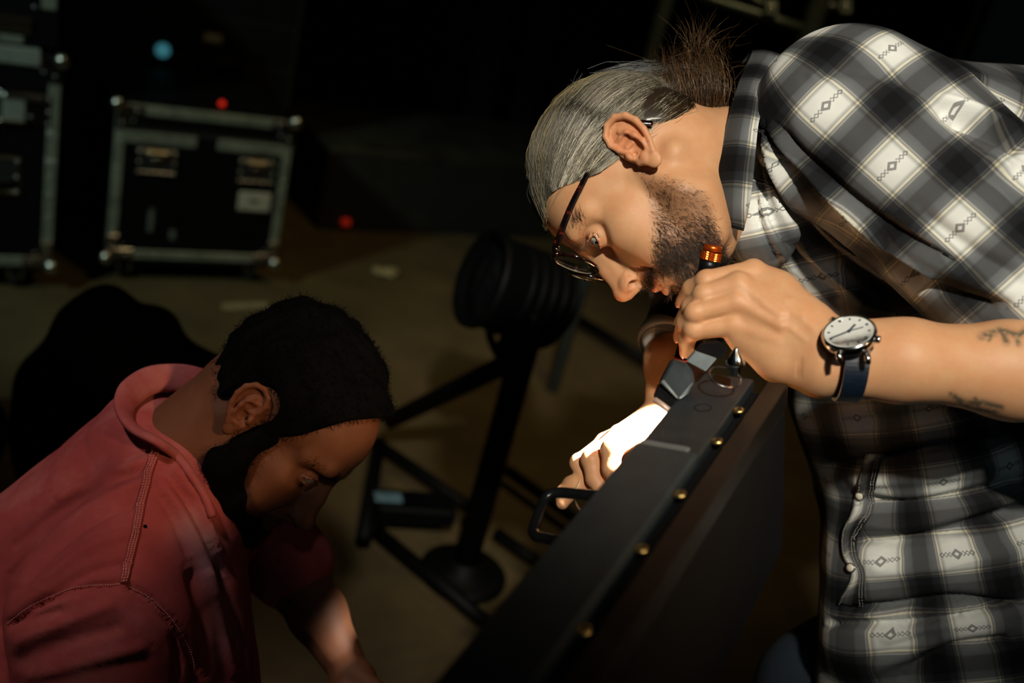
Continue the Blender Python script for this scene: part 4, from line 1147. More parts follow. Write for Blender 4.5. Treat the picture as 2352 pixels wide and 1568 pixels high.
def jeans_a(bo):
    S = SDF()
    hip = P(2230, 1560, 1.27); lk = P(1840, 1760, 1.32); rk = P(2000, 1800, 1.42)
    lf = np.array([lk[0] + .10, lk[1] + .16, .09]); rf = np.array([rk[0] + .16, rk[1] + .10, .09])
    S.cone(hip, P(2180, 1520, 1.28), .115, .11, .04)
    S.cone(P(2130, 1440, 1.33), P(1900, 1600, 1.35), .085, .088, .03); S.cone(P(1900, 1600, 1.35), lk, .086, .080, .03); S.cone(lk, lf, .075, .060, .02)
    S.cone(P(2200, 1560, 1.36), rk, .10, .08, .03); S.cone(rk, rf, .075, .06, .02)
    V, F = S.mesh(.009); V = V + vnormals(V, F) * (wob(V, 51, 45) * .004)[:, None]
    V[:, 2] = np.maximum(V[:, 2], .05)
    mesh_np('jeans', V, F, M_DENIM, bo, True)
    for f in (lf, rf):
        S = SDF(); d = np.array([-.10, -.20, 0]); d /= np.linalg.norm(d)
        S.cone((f[0], f[1], .05), f + d * .17 - np.array([0, 0, .052]), .045, .036, .03); S.cone((f[0], f[1], .05), f - d * .05 - np.array([0, 0, .045]), .045, .04, .02); S.cone((f[0], f[1], .05), (f[0], f[1], .13), .05, .05, .03)
        V, F = S.mesh(.006); V[:, 2] = np.maximum(V[:, 2], .002)
        mesh_np('shoe', V, F, M_BLACKCLOTH, bo, True)
jeans_a(PA)

# ------------------------------------------------------------------ wrist watch
def watch():
    root = empty('wristwatch'); tag(root, 'round silver wristwatch with white dial and navy strap on bare wrist', 'watch')
    n = cam2w((-.31, .745, .588)); n /= np.linalg.norm(n)
    mj = cam2w((.92, .38, .02)); mj -= n * (mj @ n); mj /= np.linalg.norm(mj); mi = np.cross(n, mj)   # mj: along the wrist
    c = P(1950, 763, .884)
    R0 = .0214
    MB().lathe(c - n * .0085, n, [(0, R0 * 1.02), (.002, R0 * 1.10), (.006, R0 * 1.12), (.0085, R0 * 1.10), (.0100, R0 * 1.03), (.0102, R0), (.0088, R0 * .985)], 56).build('case', M_STEEL, root, True)
    MB().lathe(c - n * .0010, n, [(0, R0 * .985), (.0015, R0 * .985)], 56).build('dial', simple('dial_white', (.80, .82, .80), .45, 0, .03, 20), root, False)
    ink = simple('dial_ink', (.02, .03, .06), .4)
    top = c + n * .0010
    for k in range(12):
        a = k * math.pi / 6; u = mj * math.sin(a) + mi * math.cos(a); w = np.cross(n, u)
        MB().box(top + u * R0 * .80, (u, w, n), (.0011, .0006 if k % 3 else .0010, .0003)).build('hour_mark', ink, root)
    def hand(name, vec_px, ln, w):
        v = cam2w((vec_px[0], -vec_px[1], 0)); v -= n * (v @ n); v /= np.linalg.norm(v); s = np.cross(n, v)
        MB().box(top + v * ln * .42 + n * .0006, (v, s, n), (ln * .58, w, .00025)).build(name, ink, root)
    hand('minute_hand', (-38, 14), .0165, .00065); hand('hour_hand', (9, -20), .0100, .0009); hand('second_hand', (38, -3), .013, .0003)
    MB().lathe(top, n, [(0, .0016), (.0014, .0012), (.0016, 1e-5)], 14).build('hub', ink, root, True)
    lens = [(0, R0 * .99), (.0006, R0 * .985), (.0011, R0 * .9), (.0014, 1e-5)]
    MB().lathe(c + n * .0024, n, lens, 48).build('crystal', glass('watch_crystal'), root, True)
    cr = mj * math.cos(math.radians(-52)) + mi * math.sin(math.radians(-52))
    cr = cam2w((.30, -.80, .45)); cr -= n * (cr @ n); cr /= np.linalg.norm(cr); cr = cr * math.cos(.75) + np.cross(n, cr) * math.sin(.75)
    MB().lathe(c + cr * R0 * 1.08 - n * .003, cr, [(0, .0030), (.0008, .0034), (.0040, .0034), (.0046, .0026)], 18).build('crown', M_STEEL, root, True)
    # strap: a band round the wrist, lugs where it meets the case
    wc = P(1946, 829, .921); axw = P(2300, 848, .912) - P(1800, 812, .93); axw /= np.linalg.norm(axw)
    ns = cam2w((-.12, .72, .68)); e1 = ns - axw * (ns @ axw); e1 /= np.linalg.norm(e1); e2 = np.cross(axw, e1)
    M_STRAP = simple('navy_strap', (.004, .010, .020), .38, 0, .3, 200, .3)
    for nm, a0, a1 in (('strap', math.radians(24), math.radians(186)), ('strap', math.radians(-24), math.radians(-186))):
        V = []; F = []; N = 30
        for i in range(N):
            a = a0 + (a1 - a0) * i / (N - 1)
            for rr, sg in ((.0345, 1), (.0375, 1), (.0375, -1), (.0345, -1)):
                wv = .0108 * (1 - .12 * i / N)
                rx = rr * (1.0 + .04 * math.cos(a)); ry = rr * 1.04
                V.append(wc + axw * wv * sg + e1 * rx * math.cos(a) + e2 * ry * math.sin(a))
        for i in range(N - 1):
            for k in range(4): F.append((i * 4 + k, (i + 1) * 4 + k, (i + 1) * 4 + (k + 1) % 4, i * 4 + (k + 1) % 4))
        F += [(0, 1, 2, 3), tuple(4 * (N - 1) + k for k in (3, 2, 1, 0))]
        mesh_np(nm, np.array(V), F, M_STRAP, root, False)
    for sx in (-1, 1):
        for sy in (-1, 1):
            d = e2 * sy - n * (e2 @ n) * sy; d /= np.linalg.norm(d)
            p0 = c - n * .006 + d * R0 * .86 + axw * sx * .0122
            MB().tube([p0, p0 + d * .0065 - n * .0012, p0 + d * .0105 - n * .0052], [.0030, .0030, .0022], 10).build('lug', M_STEEL, root, True)
watch()

# ------------------------------------------------------------------ torch
def torch():
    root = empty('flashlight'); tag(root, 'slim black torch with orange knurled tail cap gripped in a fist', 'flashlight')
    a, b = P(1638, 563, .985), P(1580, 828, 1.012); ax = b - a; L = np.linalg.norm(ax); ax /= L
    r = .0100
    mb_ = simple('black_anodised', (.010, .011, .012), .35, .6, .2, 90)
    org = simple('orange_anodised', (.85, .13, .015), .28, .85, .15, 200)
    tail = MB().lathe(a, ax, [(-.0004, r * .55), (0, r * .86), (.0012, r * .95), (.0052, r * .95), (.0060, r * .88)], 40).build('tail_cap', org, root, True)
    # knurled ring: rows of little pyramids
    V = []; F = []; n = 36; u = np.cross(ax, (0, 0, 1.0)); u /= np.linalg.norm(u); v = np.cross(ax, u); rows = 9
    for j in range(rows):
        for k in range(n):
            w = 2 * math.pi * (k + .5 * (j % 2)) / n
            rr = r * (1.05 if (j + k) % 2 else .97)
            V.append(a + ax * (.0062 + .0085 * j / (rows - 1)) + rr * (math.cos(w) * u + math.sin(w) * v))
    for j in range(rows - 1):
        for k in range(n): F.append((j * n + k, j * n + (k + 1) % n, (j + 1) * n + (k + 1) % n, (j + 1) * n + k))
    mesh_np('knurled_ring', np.array(V), F, org, tail, False)
    prof = [(.0150, r * .80), (.0158, r * .98), (.024, r * .98), (.0245, r * .92), (.0270, r * .92), (.0275, r * 1.02)]
    t = .0275
    while t < L - .030:
        prof += [(t + .0015, r * 1.02), (t + .0020, r * .95), (t + .0036, r * .95), (t + .0041, r * 1.02)]; t += .0041
    prof += [(t + .001, r * 1.1), (L - .024, r * 1.18), (L - .0225, r * 1.05)]
    MB().lathe(a, ax, prof, 40).build('body', mb_, root, True)
    for k in range(3):
        w = 2.1 * k + .5; d = math.cos(w) * u + math.sin(w) * v
        MB().box(a + ax * .036 + d * r * 1.0, (ax, np.cross(ax, d), d), (.009, .0032, .0010), .0008).build('flat', M_CHROME, root)
    MB().lathe(a, ax, [(L - .0225, r * 1.15), (L - .020, r * 1.32), (L - .006, r * 1.42), (L - .003, r * 1.36)], 40).build('head', mb_, root, True)
    MB().lathe(a, ax, [(L - .003, r * 1.30), (L - .0025, r * 1.45), (L - .0002, r * 1.45), (L, r * 1.25), (L - .001, r * 1.2)], 40).build('bezel', simple('red_anodised', (.45, .02, .012), .3, .6, .15, 120), root, True)
    t = NT('led_emitter'); t.b.inputs['Emission Color'].default_value = (1, .97, .92, 1); t.b.inputs['Emission Strength'].default_value = 60
    MB().lathe(a, ax, [(L - .004, r * 1.15), (L - .0035, r * .2)], 24).build('emitter', t.m, root)
    tip = a + ax * (L + .004); tgt = Z4(1150, 430, 1.06)
    light('torch_beam', 'SPOT', tip, tgt, TORCH_W, (1.0, .95, .86), .006, 50, 1.0)
TORCH_W = 130.0
torch()

# ------------------------------------------------------------------ black fixture in the foreground (long box lying tilted, its narrow face up)
def fixture():
    P = lambda px, py, d: globals()['P'](px, py, d * .92)
    root = empty('light_fixture'); tag(root, 'long black metal fixture with handle and brass screws in the foreground', 'fixture')
    T = np.array(P(1805, 880, 1.0))
    e1 = cam2w((-.48, -.373, .79)); e1 /= np.linalg.norm(e1)                         # along, towards the camera
    ew = P(1620, 855, 1.04) - T; ew -= e1 * (ew @ e1); ew /= np.linalg.norm(ew)      # across the narrow face
    eg = np.cross(e1, ew)
    if eg @ (P(1900, 1230, 1.043) - T) < 0: eg = -eg                                 # down the wide face
    blk = simple('black_powder_coat', (.020, .026, .030), .42, .2, .2, 60, .10)
    dark = simple('black_matt', (.0028, .0028, .003), .85, 0, .2, 60, 0, .15)
    ax = (e1, ew, eg); LEN = .62
    def bx(name, a0, a1, b0, b1, c0, c1, mat=blk, parent=root, bev=.0012):
        c = T + e1 * (a0 + a1) / 2 + ew * (b0 + b1) / 2 + eg * (c0 + c1) / 2
        return MB().box(c, ax, (abs(a1 - a0) / 2, abs(b1 - b0) / 2, abs(c1 - c0) / 2), bev).build(name, mat, parent)
    bx('core', 0.004, LEN, .004, .076, .012, .175, dark)
    bx('edge_rail', 0.0, LEN, -.002, .017, .0, .022, simple('bronze_black_rail', (.018, .014, .011), .38, .5, .2, 60))
    bx('wide_face', 0.006, LEN, -.0015, .004, .024, .178, dark)
    bx('top_plate', 0.0, .160, .030, .083, .0, .012)
    bx('cover_plate', .155, LEN, .030, .085, -.0035, .012, simple('cover_blue_black', (.028, .040, .048), .36, .3, .15, 50, .08), bev=.0025)
    bx('step_lip', .146, .156, .040, .083, -.0020, .010, simple('lit_lip_grey', (.16, .19, .20), .4, .4, .1, 60), bev=.0012)  # pale grey puts the light on the step edge into its colour
    bx('side_plate', 0.0, LEN, .076, .084, .012, .17)
    bx('bottom_rail', 0.0, LEN, .0, .08, .168, .182, dark)
    brass = simple('brass', (.62, .50, .20), .30, 1.0, .2, 150)
    for k, a in enumerate((.062, .122, .212, .290, .385, .47, .55)):
        p = T + e1 * a + ew * .0255 + eg * .004
        s = MB().lathe(p, -eg, [(0, .0050), (.0022, .0050), (.0032, .0040), (.0032, .0022), (.0022, .0020)], 18).build('screw', brass, root, True)
        MB().box(p - eg * .0031, ax, (.0030, .0005, .0004)).build('slot', dark, s)
    # bolt hole and locating pin
    MB().lathe(T + e1 * .072 + ew * .055 + eg * .0012, -eg, [(-.003, .0075), (.0014, .0078), (.0018, .0070), (-.001, .0060), (-.001, 1e-5)], 28).build('hole_rim', dark, root, True)
    ps = P(1688, 858, .975); pa = P(1691, 797, .962) - ps; h = np.linalg.norm(pa)
    pin = MB().lathe(ps, pa, [(0, .0052), (.006, .0052), (.0065, .0072), (.010, .0074), (.0105, .0086), (.0125, .0086), (h * .62, .0060), (h * .94, .0022), (h, .0006)], 26).build('locating_pin', M_STEEL, root, True)
    ring = [P(1655 + 46 * math.cos(t) * .8 + 10, 866 + 22 * math.sin(t) + 16 * math.cos(t) * .5, .972 - .012 * math.sin(t)) for t in np.linspace(0, 2 * math.pi, 30)]
    MB().tube(ring, .0009, 8).build('ring', M_CHROME, pin, True)
    # latch at the far end: grey wedge, rounded black keeper with a lower edge coloured as if lit
    def prism(name, pts, depth, mat, bev=0):
        n = len(pts); d = cam2w((.1, .1, -1)) * depth
        V = [np.array(p) for p in pts] + [np.array(p) + d for p in pts]
        F = [tuple(range(n)), tuple(range(2 * n - 1, n - 1, -1))] + [(i, i + n, (i + 1) % n + n, (i + 1) % n) for i in range(n)]
        o = mesh_np(name, np.array(V), F, mat, root, False)
        if bev:
            m = o.modifiers.new('bevel', 'BEVEL'); m.width = bev; m.segments = 3
        return o
    gry = simple('grey_plate', (.20, .24, .25), .55, .2, .1, 80)
    prism('wedge', [P(1577, 830, 1.005), P(1598, 806, 1.01), P(1647, 823, .995), P(1621, 853, .985)], .012, gry, .001)
    prism('wedge_top', [P(1598, 806, 1.012), P(1612, 790, 1.02), P(1655, 785, 1.01), P(1672, 800, 1.0), P(1662, 822, .995), P(1647, 823, .997)], .012, dark, .001)
    prism('latch', [P(1544, 826, 1.005), P(1578, 834, 1.0), P(1592, 852, .995), P(1597, 880, .99), P(1583, 905, .985), P(1560, 922, .983), P(1513, 885, .995)], .018, simple('latch_black', (.05, .062, .068), .3, .5, .2, 60), .003)
    prism('latch_foot', [P(1513, 886, .995), P(1560, 923, .983), P(1545, 944, .985), P(1502, 914, .995)], .016, dark, .001)
    MB().tube([P(1503, 917, .993), P(1524, 932, .989), P(1545, 948, .985)], .0028, 10).build('latch_edge', simple('lit_edge_pink', (.60, .42, .34), .4, .2), root, True)  # pink light along the latch foot is put into this colour
    MB().tube([P(1517, 880, .993), P(1522, 876, .989), P(1556, 914, .981)], [.001, .0022, .001], 8).build('latch_highlight', gry, root, True)  # pale line standing in for the highlight on the curved latch
    # handle
    hp = [P(1420, 1160, .925), P(1385, 1141, .945), P(1330, 1135, .965), P(1290, 1131, .975), P(1266, 1134, .978), P(1250, 1150, .975), P(1238, 1178, .965), P(1228, 1206, .955), P(1225, 1222, .950), P(1236, 1233, .945), P(1262, 1238, .938), P(1300, 1244, .920), P(1340, 1252, .89)]
    MB().tube(spline(hp, 60), .0050, 14).build('handle', simple('handle_black', (.010, .011, .012), .25, .2, .2, 90), root, True)
    w = spline([P(1332, 1104, 1.03), P(1323, 1122, 1.0), P(1320, 1140, .985), P(1324, 1160, .975), P(1335, 1175, .96), P(1348, 1187, .94), P(1370, 1200, .90)], 30)
    tag(MB().tube(w, .0007, 8).build('thin_wire', simple('wire_green_black', (.03, .035, .03), .4), None, True), 'thin dark wire looping beside the black handle', 'wire')
fixture()

# ------------------------------------------------------------------ person in the faded red T-shirt
M_EYEB = simple('eye_white_dim', (.13, .11, .095), .2, 0, .05, 30)
def build_b():
    S = SDF(); head(S, RB, TB, 1.0, .0102, 1.15)
    ear(S, RB, TB, 1, .0098); ear(S, RB, TB, -1, .0098)
    S.frame()
    nb = P(370, 1100, 1.16)
    S.cone(LB((-2.8, 0, -3.0)), nb, .064, .068, .02); S.cone(LB((2.0, 0, -7)), P(430, 1180, 1.14), .05, .055, .02)
    S.cone(LB((-2.5, -5.4, -3.5)), P(420, 1120, 1.13), .012, .014, .016)
    S.cone(nb, P(330, 1230, 1.16), .062, .05, .02)
    Vh, Fh = S.mesh(.0022)
    S = SDF()
    S.cone(nb, P(100, 1500, 1.2), .05, .10, .03); S.cone(P(100, 1500, 1.2), P(-150, 1900, 1.25), .10, .11, .03)
    S.cone(nb, P(250, 1400, 1.04), .055, .05, .02); S.cone(P(250, 1400, 1.04), P(190, 2000, 1.0), .05, .045, .02)
    sh, el, wr = P(560, 1180, 1.36), P(690, 1345, 1.30), P(800, 1535, 1.24)
    S.cone(nb, sh, .055, .05, .02); S.cone(sh, el, .048, .038, .015); S.cone(el, P(730, 1410, 1.275), .038, .036, .012); S.cone(P(730, 1410, 1.275), wr, .036, .024, .012)
    pm = P(818, 1592, 1.21)
    S.ell(P(812, 1572, 1.22), (.030, .034, .022), .012, R=RC)
    for k, (dx, dy) in enumerate(((-26, 20), (-6, 34), (16, 36), (36, 30))):
        a = P(812 + dx * .7, 1572 + dy * .5, 1.205); b = P(815 + dx, 1590 + dy, 1.20); c = P(822 + dx, 1602 + dy, 1.225)
        S.chain([P(810, 1560, 1.215), a, b, c], [.012, .0115, .0105, .0095], .004)
    S.chain([P(838, 1560, 1.21), P(862, 1582, 1.20), P(868, 1612, 1.20)], [.012, .011, .009], .005)
    V, F = S.mesh(.0042)
    nh = len(Vh); V = np.vstack([Vh, V]); F = np.vstack([Fh, F + nh])
    L = head_local(V, RB, TB); inh = (np.linalg.norm(L - np.array([2, 0, 0]), axis=1) < 17) & (np.arange(len(V)) < nh)
    cols = tint_face(L, None, (.9, .62, .62), (1.12, .9, .82), (.35, .33, .33), beard_b(L) * inh); cols[~inh] = 1
    bo = mesh_np('person', V, F, M_SKINB, None, True, cols=cols)
    tag(bo, 'person with short black hair and beard in faded red T-shirt bending down', 'person')
    eyeball('eye', RB, TB, 1, bo, M_IRISB, .0102, (1, 0, -.25), M_EYEB); eyeball('eye', RB, TB, -1, bo, M_IRISB, .0102, (1, .1, -.25), M_EYEB)
    return bo, V, F, nh
def beard_b(L):
    x, y, z = L[:, 0], np.abs(L[:, 1]), L[:, 2]
    line = np.interp(x, [0.5, 2.0, 4.0, 7.0, 9.0, 11], [2.0, -1.0, -3.2, -4.6, -5.0, -5.0])
    m = smooth01(line - z, -.1, .8) * smooth01(x, .2, 1.0)
    dl = np.minimum(seg_dist(L, [(9.0, -1.8, -6.4), (10.3, 0, -6.1), (9.0, 1.8, -6.4)]), seg_dist(L, [(8.9, -1.7, -7.0), (10.3, 0, -7.2), (8.9, 1.7, -7.0)]))
    return m * smooth01(dl, .3, .6)
def hair_b(bo, V, F, nh):
    # close afro: lumpy crown of curls
    S = SDF(); S.frame(RB, TB, .0102)
    S.ell((-.8, 0, 4.7), (10.2, 8.2, 9.0), .6); S.ell((2.9, 0, 5.8), (6.5, 7.3, 6.5), 1.2); S.ell((-4.6, 0, .2), (5.0, 6.4, 5.4), 2.0)
    def lump(p):
        return (wob(p, 61, 210, 8) * np.float32(.0022) + wob(p, 62, 95, 8) * np.float32(.0038)).astype(np.float32)
    S.fn(lump, TB, .4, .001, 'd')
    xs = np.linspace(-12, 12, 80)
    ln = np.interp(xs, [-10, -8, -5, -2.8, -1.4, .6, 1.2, 2.6, 4.0, 5.2, 6.4, 7.6, 9, 11], [-4.5, -4.2, -3.2, -.5, 3.2, 3.0, -.5, .6, 3.2, 8.4, 10.8, 12.0, 12.6, 13.0])
    def cut(p):
        q = ((p - TB.astype(np.float32)) @ RB.astype(np.float32)) * np.float32(98)
        return ((np.interp(q[..., 0], xs, ln).astype(np.float32) - q[..., 2]) * np.float32(.0055)).astype(np.float32)
    S.fn(cut, TB, .4, .003, 'i')
    S.ell((-.9, -8.2, .4), (2.6, 2.2, 3.6), .4, 's')
    Vh, Fh = S.mesh(.0022)
    mesh_np('hair', Vh, Fh, M_HAIRB, bo, True, cols=np.full((len(Vh), 3), .0018))
    rs = np.random.RandomState(71); N = vnormals(Vh, Fh)
    L = head_local(Vh, RB, TB); w = np.where(L[:, 2] > 0, 1.0, .5)
    i = rs.choice(len(Vh), 4200, p=w / w.sum()); n = len(i); t = np.linspace(0, 1, 6)
    u = rs.normal(size=(n, 3)); u -= N[i] * (u * N[i]).sum(1)[:, None]; u /= np.linalg.norm(u, axis=1)[:, None]; v = np.cross(N[i], u)
    rad = rs.uniform(.0008, .0018, n); ang = rs.uniform(4, 9, n)
    A = ang[:, None] * t[None]
    paths = Vh[i][:, None] - N[i][:, None] * .001 + N[i][:, None] * (t[None] * rs.uniform(.003, .0075, (n, 1)))[..., None] + (np.cos(A) * rad[:, None])[..., None] * u[:, None] + (np.sin(A) * rad[:, None])[..., None] * v[:, None]
    tubes('curls', paths, .00022, np.full((n, 3), .0025), M_HAIRB, bo, False)['kind'] = 'stuff'
    # beard: thick on jaw and chin
    S = SDF(); S.frame(RB, TB, .0102)
    for y in (-1, 1):
        S.cone((2.2, 6.1 * y, .4), (2.0, 5.7 * y, -5.0), .8, 2.2, 1.0); S.cone((2.0, 5.4 * y, -5.0), (7.2, 2.2 * y, -9.9), 2.3, 2.8, 1.0); S.cone((2.0, 4.4 * y, -6.0), (6.0, 2.0 * y, -11.0), 2.3, 2.4, 1.0)
        S.cone((6.0, 3.9 * y, -6.0), (8.8, 1.2 * y, -9.4), 2.0, 2.0, .8); S.cone((9.6, .3 * y, -5.3), (8.4, 2.7 * y, -6.3), .5, .45, .4)
    S.ell((8.4, 0, -10.4), (2.6, 3.0, 2.6), 1.0)
    S.fn(lump, TB, .4, .001, 'd')
    Vb, Fb = S.mesh(.0022)
    mesh_np('beard', Vb, Fb, M_HAIRB, bo, True, cols=np.full((len(Vb), 3), .0018))
    N = vnormals(Vb, Fb); i = rs.choice(len(Vb), 2000); n = len(i)
    u = rs.normal(size=(n, 3)); u /= np.linalg.norm(u, axis=1)[:, None]; v = np.cross(N[i], u); rad = rs.uniform(.0006, .0016, n)
    A = rs.uniform(3, 7, n)[:, None] * t[None]
    paths = Vb[i][:, None] + N[i][:, None] * (t[None] * rs.uniform(.003, .007, (n, 1)))[..., None] + (np.cos(A) * rad[:, None])[..., None] * u[:, None] + (np.sin(A) * rad[:, None])[..., None] * v[:, None]
    tubes('beard_curls', paths, .00020, np.full((n, 3), .0025), M_HAIRB, bo, False)['kind'] = 'stuff'
    # brows
    Lf = head_local(V, RB, TB); Nf = vnormals(V, F); wb = np.zeros(len(V))
    for y in (-1, 1): wb += np.exp(-(seg_dist(Lf, [(9.3, 1.0 * y, 2.9), (8.8, 3.2 * y, 3.4), (6.9, 5.1 * y, 2.9)]) / .45) ** 2) * (np.arange(len(V)) < nh)
    i = rs.choice(len(V), 700, p=wb / wb.sum()); n = len(i); sg = np.sign(Lf[i, 1])
    d = (np.stack([-.4 + 0 * sg, sg, .3 + 0 * sg], 1) + rs.normal(scale=.3, size=(n, 3))) @ RB.T; d /= np.linalg.norm(d, axis=1)[:, None]
    paths = V[i][:, None] + (d[:, None] * .7 + Nf[i][:, None] * .5) * (t[None] * rs.uniform(.004, .008, (n, 1)))[..., None]
    tubes('eyebrows', paths, .00018, np.full((n, 3), .0025), M_HAIRB, bo)
PB, VB, FB, NHB = build_b()
hair_b(PB, VB, FB, NHB)

def shirt_b(bo):
    S = SDF()
    S.cone(P(400, 1150, 1.17), P(60, 1490, 1.22), .090, .145, .03)            # upper back
    S.cone(P(345, 1075, 1.165), P(190, 1280, 1.19), .080, .120, .03)
    S.cone(P(335, 985, 1.20), P(80, 1370, 1.24), .048, .118, .03)
    S.cone(P(60, 1500, 1.20), P(-250, 1900, 1.25), .150, .18, .04)
    S.cone(P(370, 1130, 1.10), P(255, 1400, 1.055), .055, .098, .03)          # shoulder
    S.cone(P(420, 1240, 1.12), P(440, 1650, 1.15), .068, .080, .03)           # chest
    S.cone(P(255, 1400, 1.05), P(300, 1700, 1.10), .095, .12, .03)
    S.cone(P(440, 1200, 1.2), P(570, 1200, 1.36), .07, .06, .03)
    V, F = S.mesh(.0042)
    st = [([(365, 1040), (330, 1060), (240, 1090), (120, 1150)], 10, .004), ([(350, 1075), (250, 1110), (120, 1180), (20, 1260)], 9, -.004), ([(345, 1100), (240, 1150), (100, 1230), (10, 1320)], 10, .004),
          ([(330, 1150), (220, 1200), (110, 1280), (20, 1370)], 10, -.004), ([(310, 1220), (200, 1260), (90, 1340)], 11, .004), ([(300, 1290), (190, 1320), (60, 1400)], 10, -.005),
          ([(385, 1050), (430, 1110), (470, 1180), (510, 1280)], 8, .005), ([(380, 1080), (430, 1150), (480, 1240), (520, 1330)], 8, -.005), ([(370, 1110), (420, 1180), (470, 1280), (500, 1380)], 9, .004), ([(360, 1130), (400, 1190), (440, 1280)], 9, -.004),
          ([(470, 1300), (500, 1400), (520, 1500), (540, 1560)], 10, .006), ([(440, 1300), (470, 1420), (470, 1540)], 12, -.007), ([(500, 1300), (530, 1400), (560, 1540)], 8, -.005),
          ([(275, 1342), (180, 1350), (80, 1390), (10, 1440)], 8, -.006), ([(285, 1342), (340, 1372), (400, 1430), (440, 1500), (450, 1560)], 8, -.007),
          ([(20, 1480), (150, 1430), (280, 1380)], 16, .004), ([(10, 1530), (140, 1480), (300, 1430)], 16, -.003), ([(40, 1560), (200, 1520), (350, 1480)], 16, .003), ([(5, 1440), (60, 1420), (150, 1400)], 9, -.005), ([(400, 1460), (410, 1520), (405, 1568)], 8, -.006)]
    V = sculpt(V, F, st)
    V = V + vnormals(V, F) * (wob(V, 81, 55) * .0018 + wob(V, 82, 120) * .0006)[:, None]
    # washed-out parts along raised folds and worn dark spots
    q = pix(V); c = np.ones((len(V), 3))
    def blend(poly, w, col, a):
        m = np.exp(-(seg_dist(q, spline(poly, 20)) / w) ** 2) * a; c[:] = c * (1 - m[:, None]) + c * np.array(col) * m[:, None]
    for poly, w, col, a in (([(440, 1200), (480, 1270), (500, 1380), (520, 1480)], 38, (1.05, 2.1, 2.2), .9), ([(420, 1240), (460, 1290)], 40, (.9, 1.5, 1.7), .7), ([(360, 1270), (410, 1260)], 34, (.55, .5, .6), .6), ([(300, 1000), (360, 1030)], 14, (1.1, 1.5, 1.5), .7)):
        blend(poly, w, col, a)
    sh = mesh_np('t_shirt', V, F, M_TEE, bo, True, cols=c)
    tree = bvh(V, F)
    # shoulder seam: flat-felled strip with rows of stitches
    sl = [(348, 1032), (328, 1100), (308, 1190), (290, 1270), (275, 1338)]; sr = [(368, 1034), (346, 1104), (326, 1192), (308, 1272), (292, 1340)]
    sm = ribbon('shoulder_seam', tree, sl, sr, M_TEE, sh, 30, 4, .0016, lift=.0008)
    th = simple('thread_pink', (.62, .30, .27), .8)
    for k in (.15, .5, .85): stitch('stitching', tree, [(a[0] + (b[0] - a[0]) * k, a[1]) for a, b in zip(sl, sr)], th, sm, .0030, .0004, 5.5)
    stitch('stitching', tree, [(275, 1341), (180, 1347), (80, 1385), (15, 1432)], th, sh, .0010, .00035, 6)
    stitch('stitching', tree, [(292, 1343), (345, 1373), (400, 1428), (438, 1496), (448, 1555)], th, sh, .0010, .00035, 6)
    # neck band: rolled rib standing off the neck
    nk = [P(478, 880, 1.20), P(420, 868, 1.19), P(350, 872, 1.165), P(298, 905, 1.13), P(284, 945, 1.10), P(308, 985, 1.072), P(362, 1015, 1.055), *[surf(tree, x, y, .002)[0] for x, y in ((402, 1048), (436, 1092), (464, 1140), (484, 1190))]]
    n2 = spline(nk, 70); V = []; F = []; k = 14
    w = np.interp(np.linspace(0, 1, 70), [0, .1, .3, .45, 1], [.017, .018, .016, .0105, .009])
    for i, p in enumerate(n2):
        T = n2[min(i + 1, 69)] - n2[max(i - 1, 0)]; T /= np.linalg.norm(T)
        o = p - P(400, 1000, 1.16); o -= T * (o @ T); o /= np.linalg.norm(o); s_ = np.cross(T, o)
        for j in range(k):
            a = 2 * math.pi * j / k; V.append(p + o * w[i] * math.cos(a) + s_ * .0055 * math.sin(a))
    F = [(i * k + j, i * k + (j + 1) % k, (i + 1) * k + (j + 1) % k, (i + 1) * k + j) for i in range(69) for j in range(k)] + [tuple(range(k - 1, -1, -1)), tuple(range(69 * k, 70 * k))]
    nbm = mesh_np('neck_band', np.array(V), F, M_TEE, sh, True, cols=np.tile([[1.05, 1.25, 1.3]], (len(V), 1)))
    # far sleeve, and a small worn hole
    S = SDF(); S.cone(P(560, 1180, 1.36), P(672, 1300, 1.31), .068, .056, .02); V, F = S.mesh(.004)
    V = V + vnormals(V, F) * (wob(V, 91, 60) * .002)[:, None]
    mesh_np('sleeve', V, F, M_TEE, sh, True, cols=np.ones((len(V), 3)))
    p, n = surf(tree, 333, 1209, .0006)
    MB().lathe(p, n, [(0, .0020), (.0005, .0018), (.0006, 1e-5)], 12).build('worn_hole', M_BLACKCLOTH, sh, True)
    return tree
shirt_b(PB)
def legs_b(bo):
    S = SDF(); h = P(-250, 1900, 1.28)
    k1 = h + np.array([.42, .25, -.15]); k1[2] = .09; k2 = h + np.array([.15, .45, 0]); k2[2] = .09
    f1 = k1 + np.array([-.42, .02, .0]); f1[2] = .08; f2 = k2 + np.array([-.42, .05, 0]); f2[2] = .08
    S.cone(h, h + np.array([.05, .1, -.1]), .16, .15, .04)
    for k, f in ((k1, f1), (k2, f2)): S.cone(h, k, .11, .075, .03); S.cone(k, f, .07, .05, .02); S.cone(f, f + np.array([-.14, 0, -.03]), .045, .04, .02)
    V, F = S.mesh(.008); V[:, 2] = np.maximum(V[:, 2], .004)
    mesh_np('trousers', V, F, M_BLACKCLOTH, bo, True)
legs_b(PB)

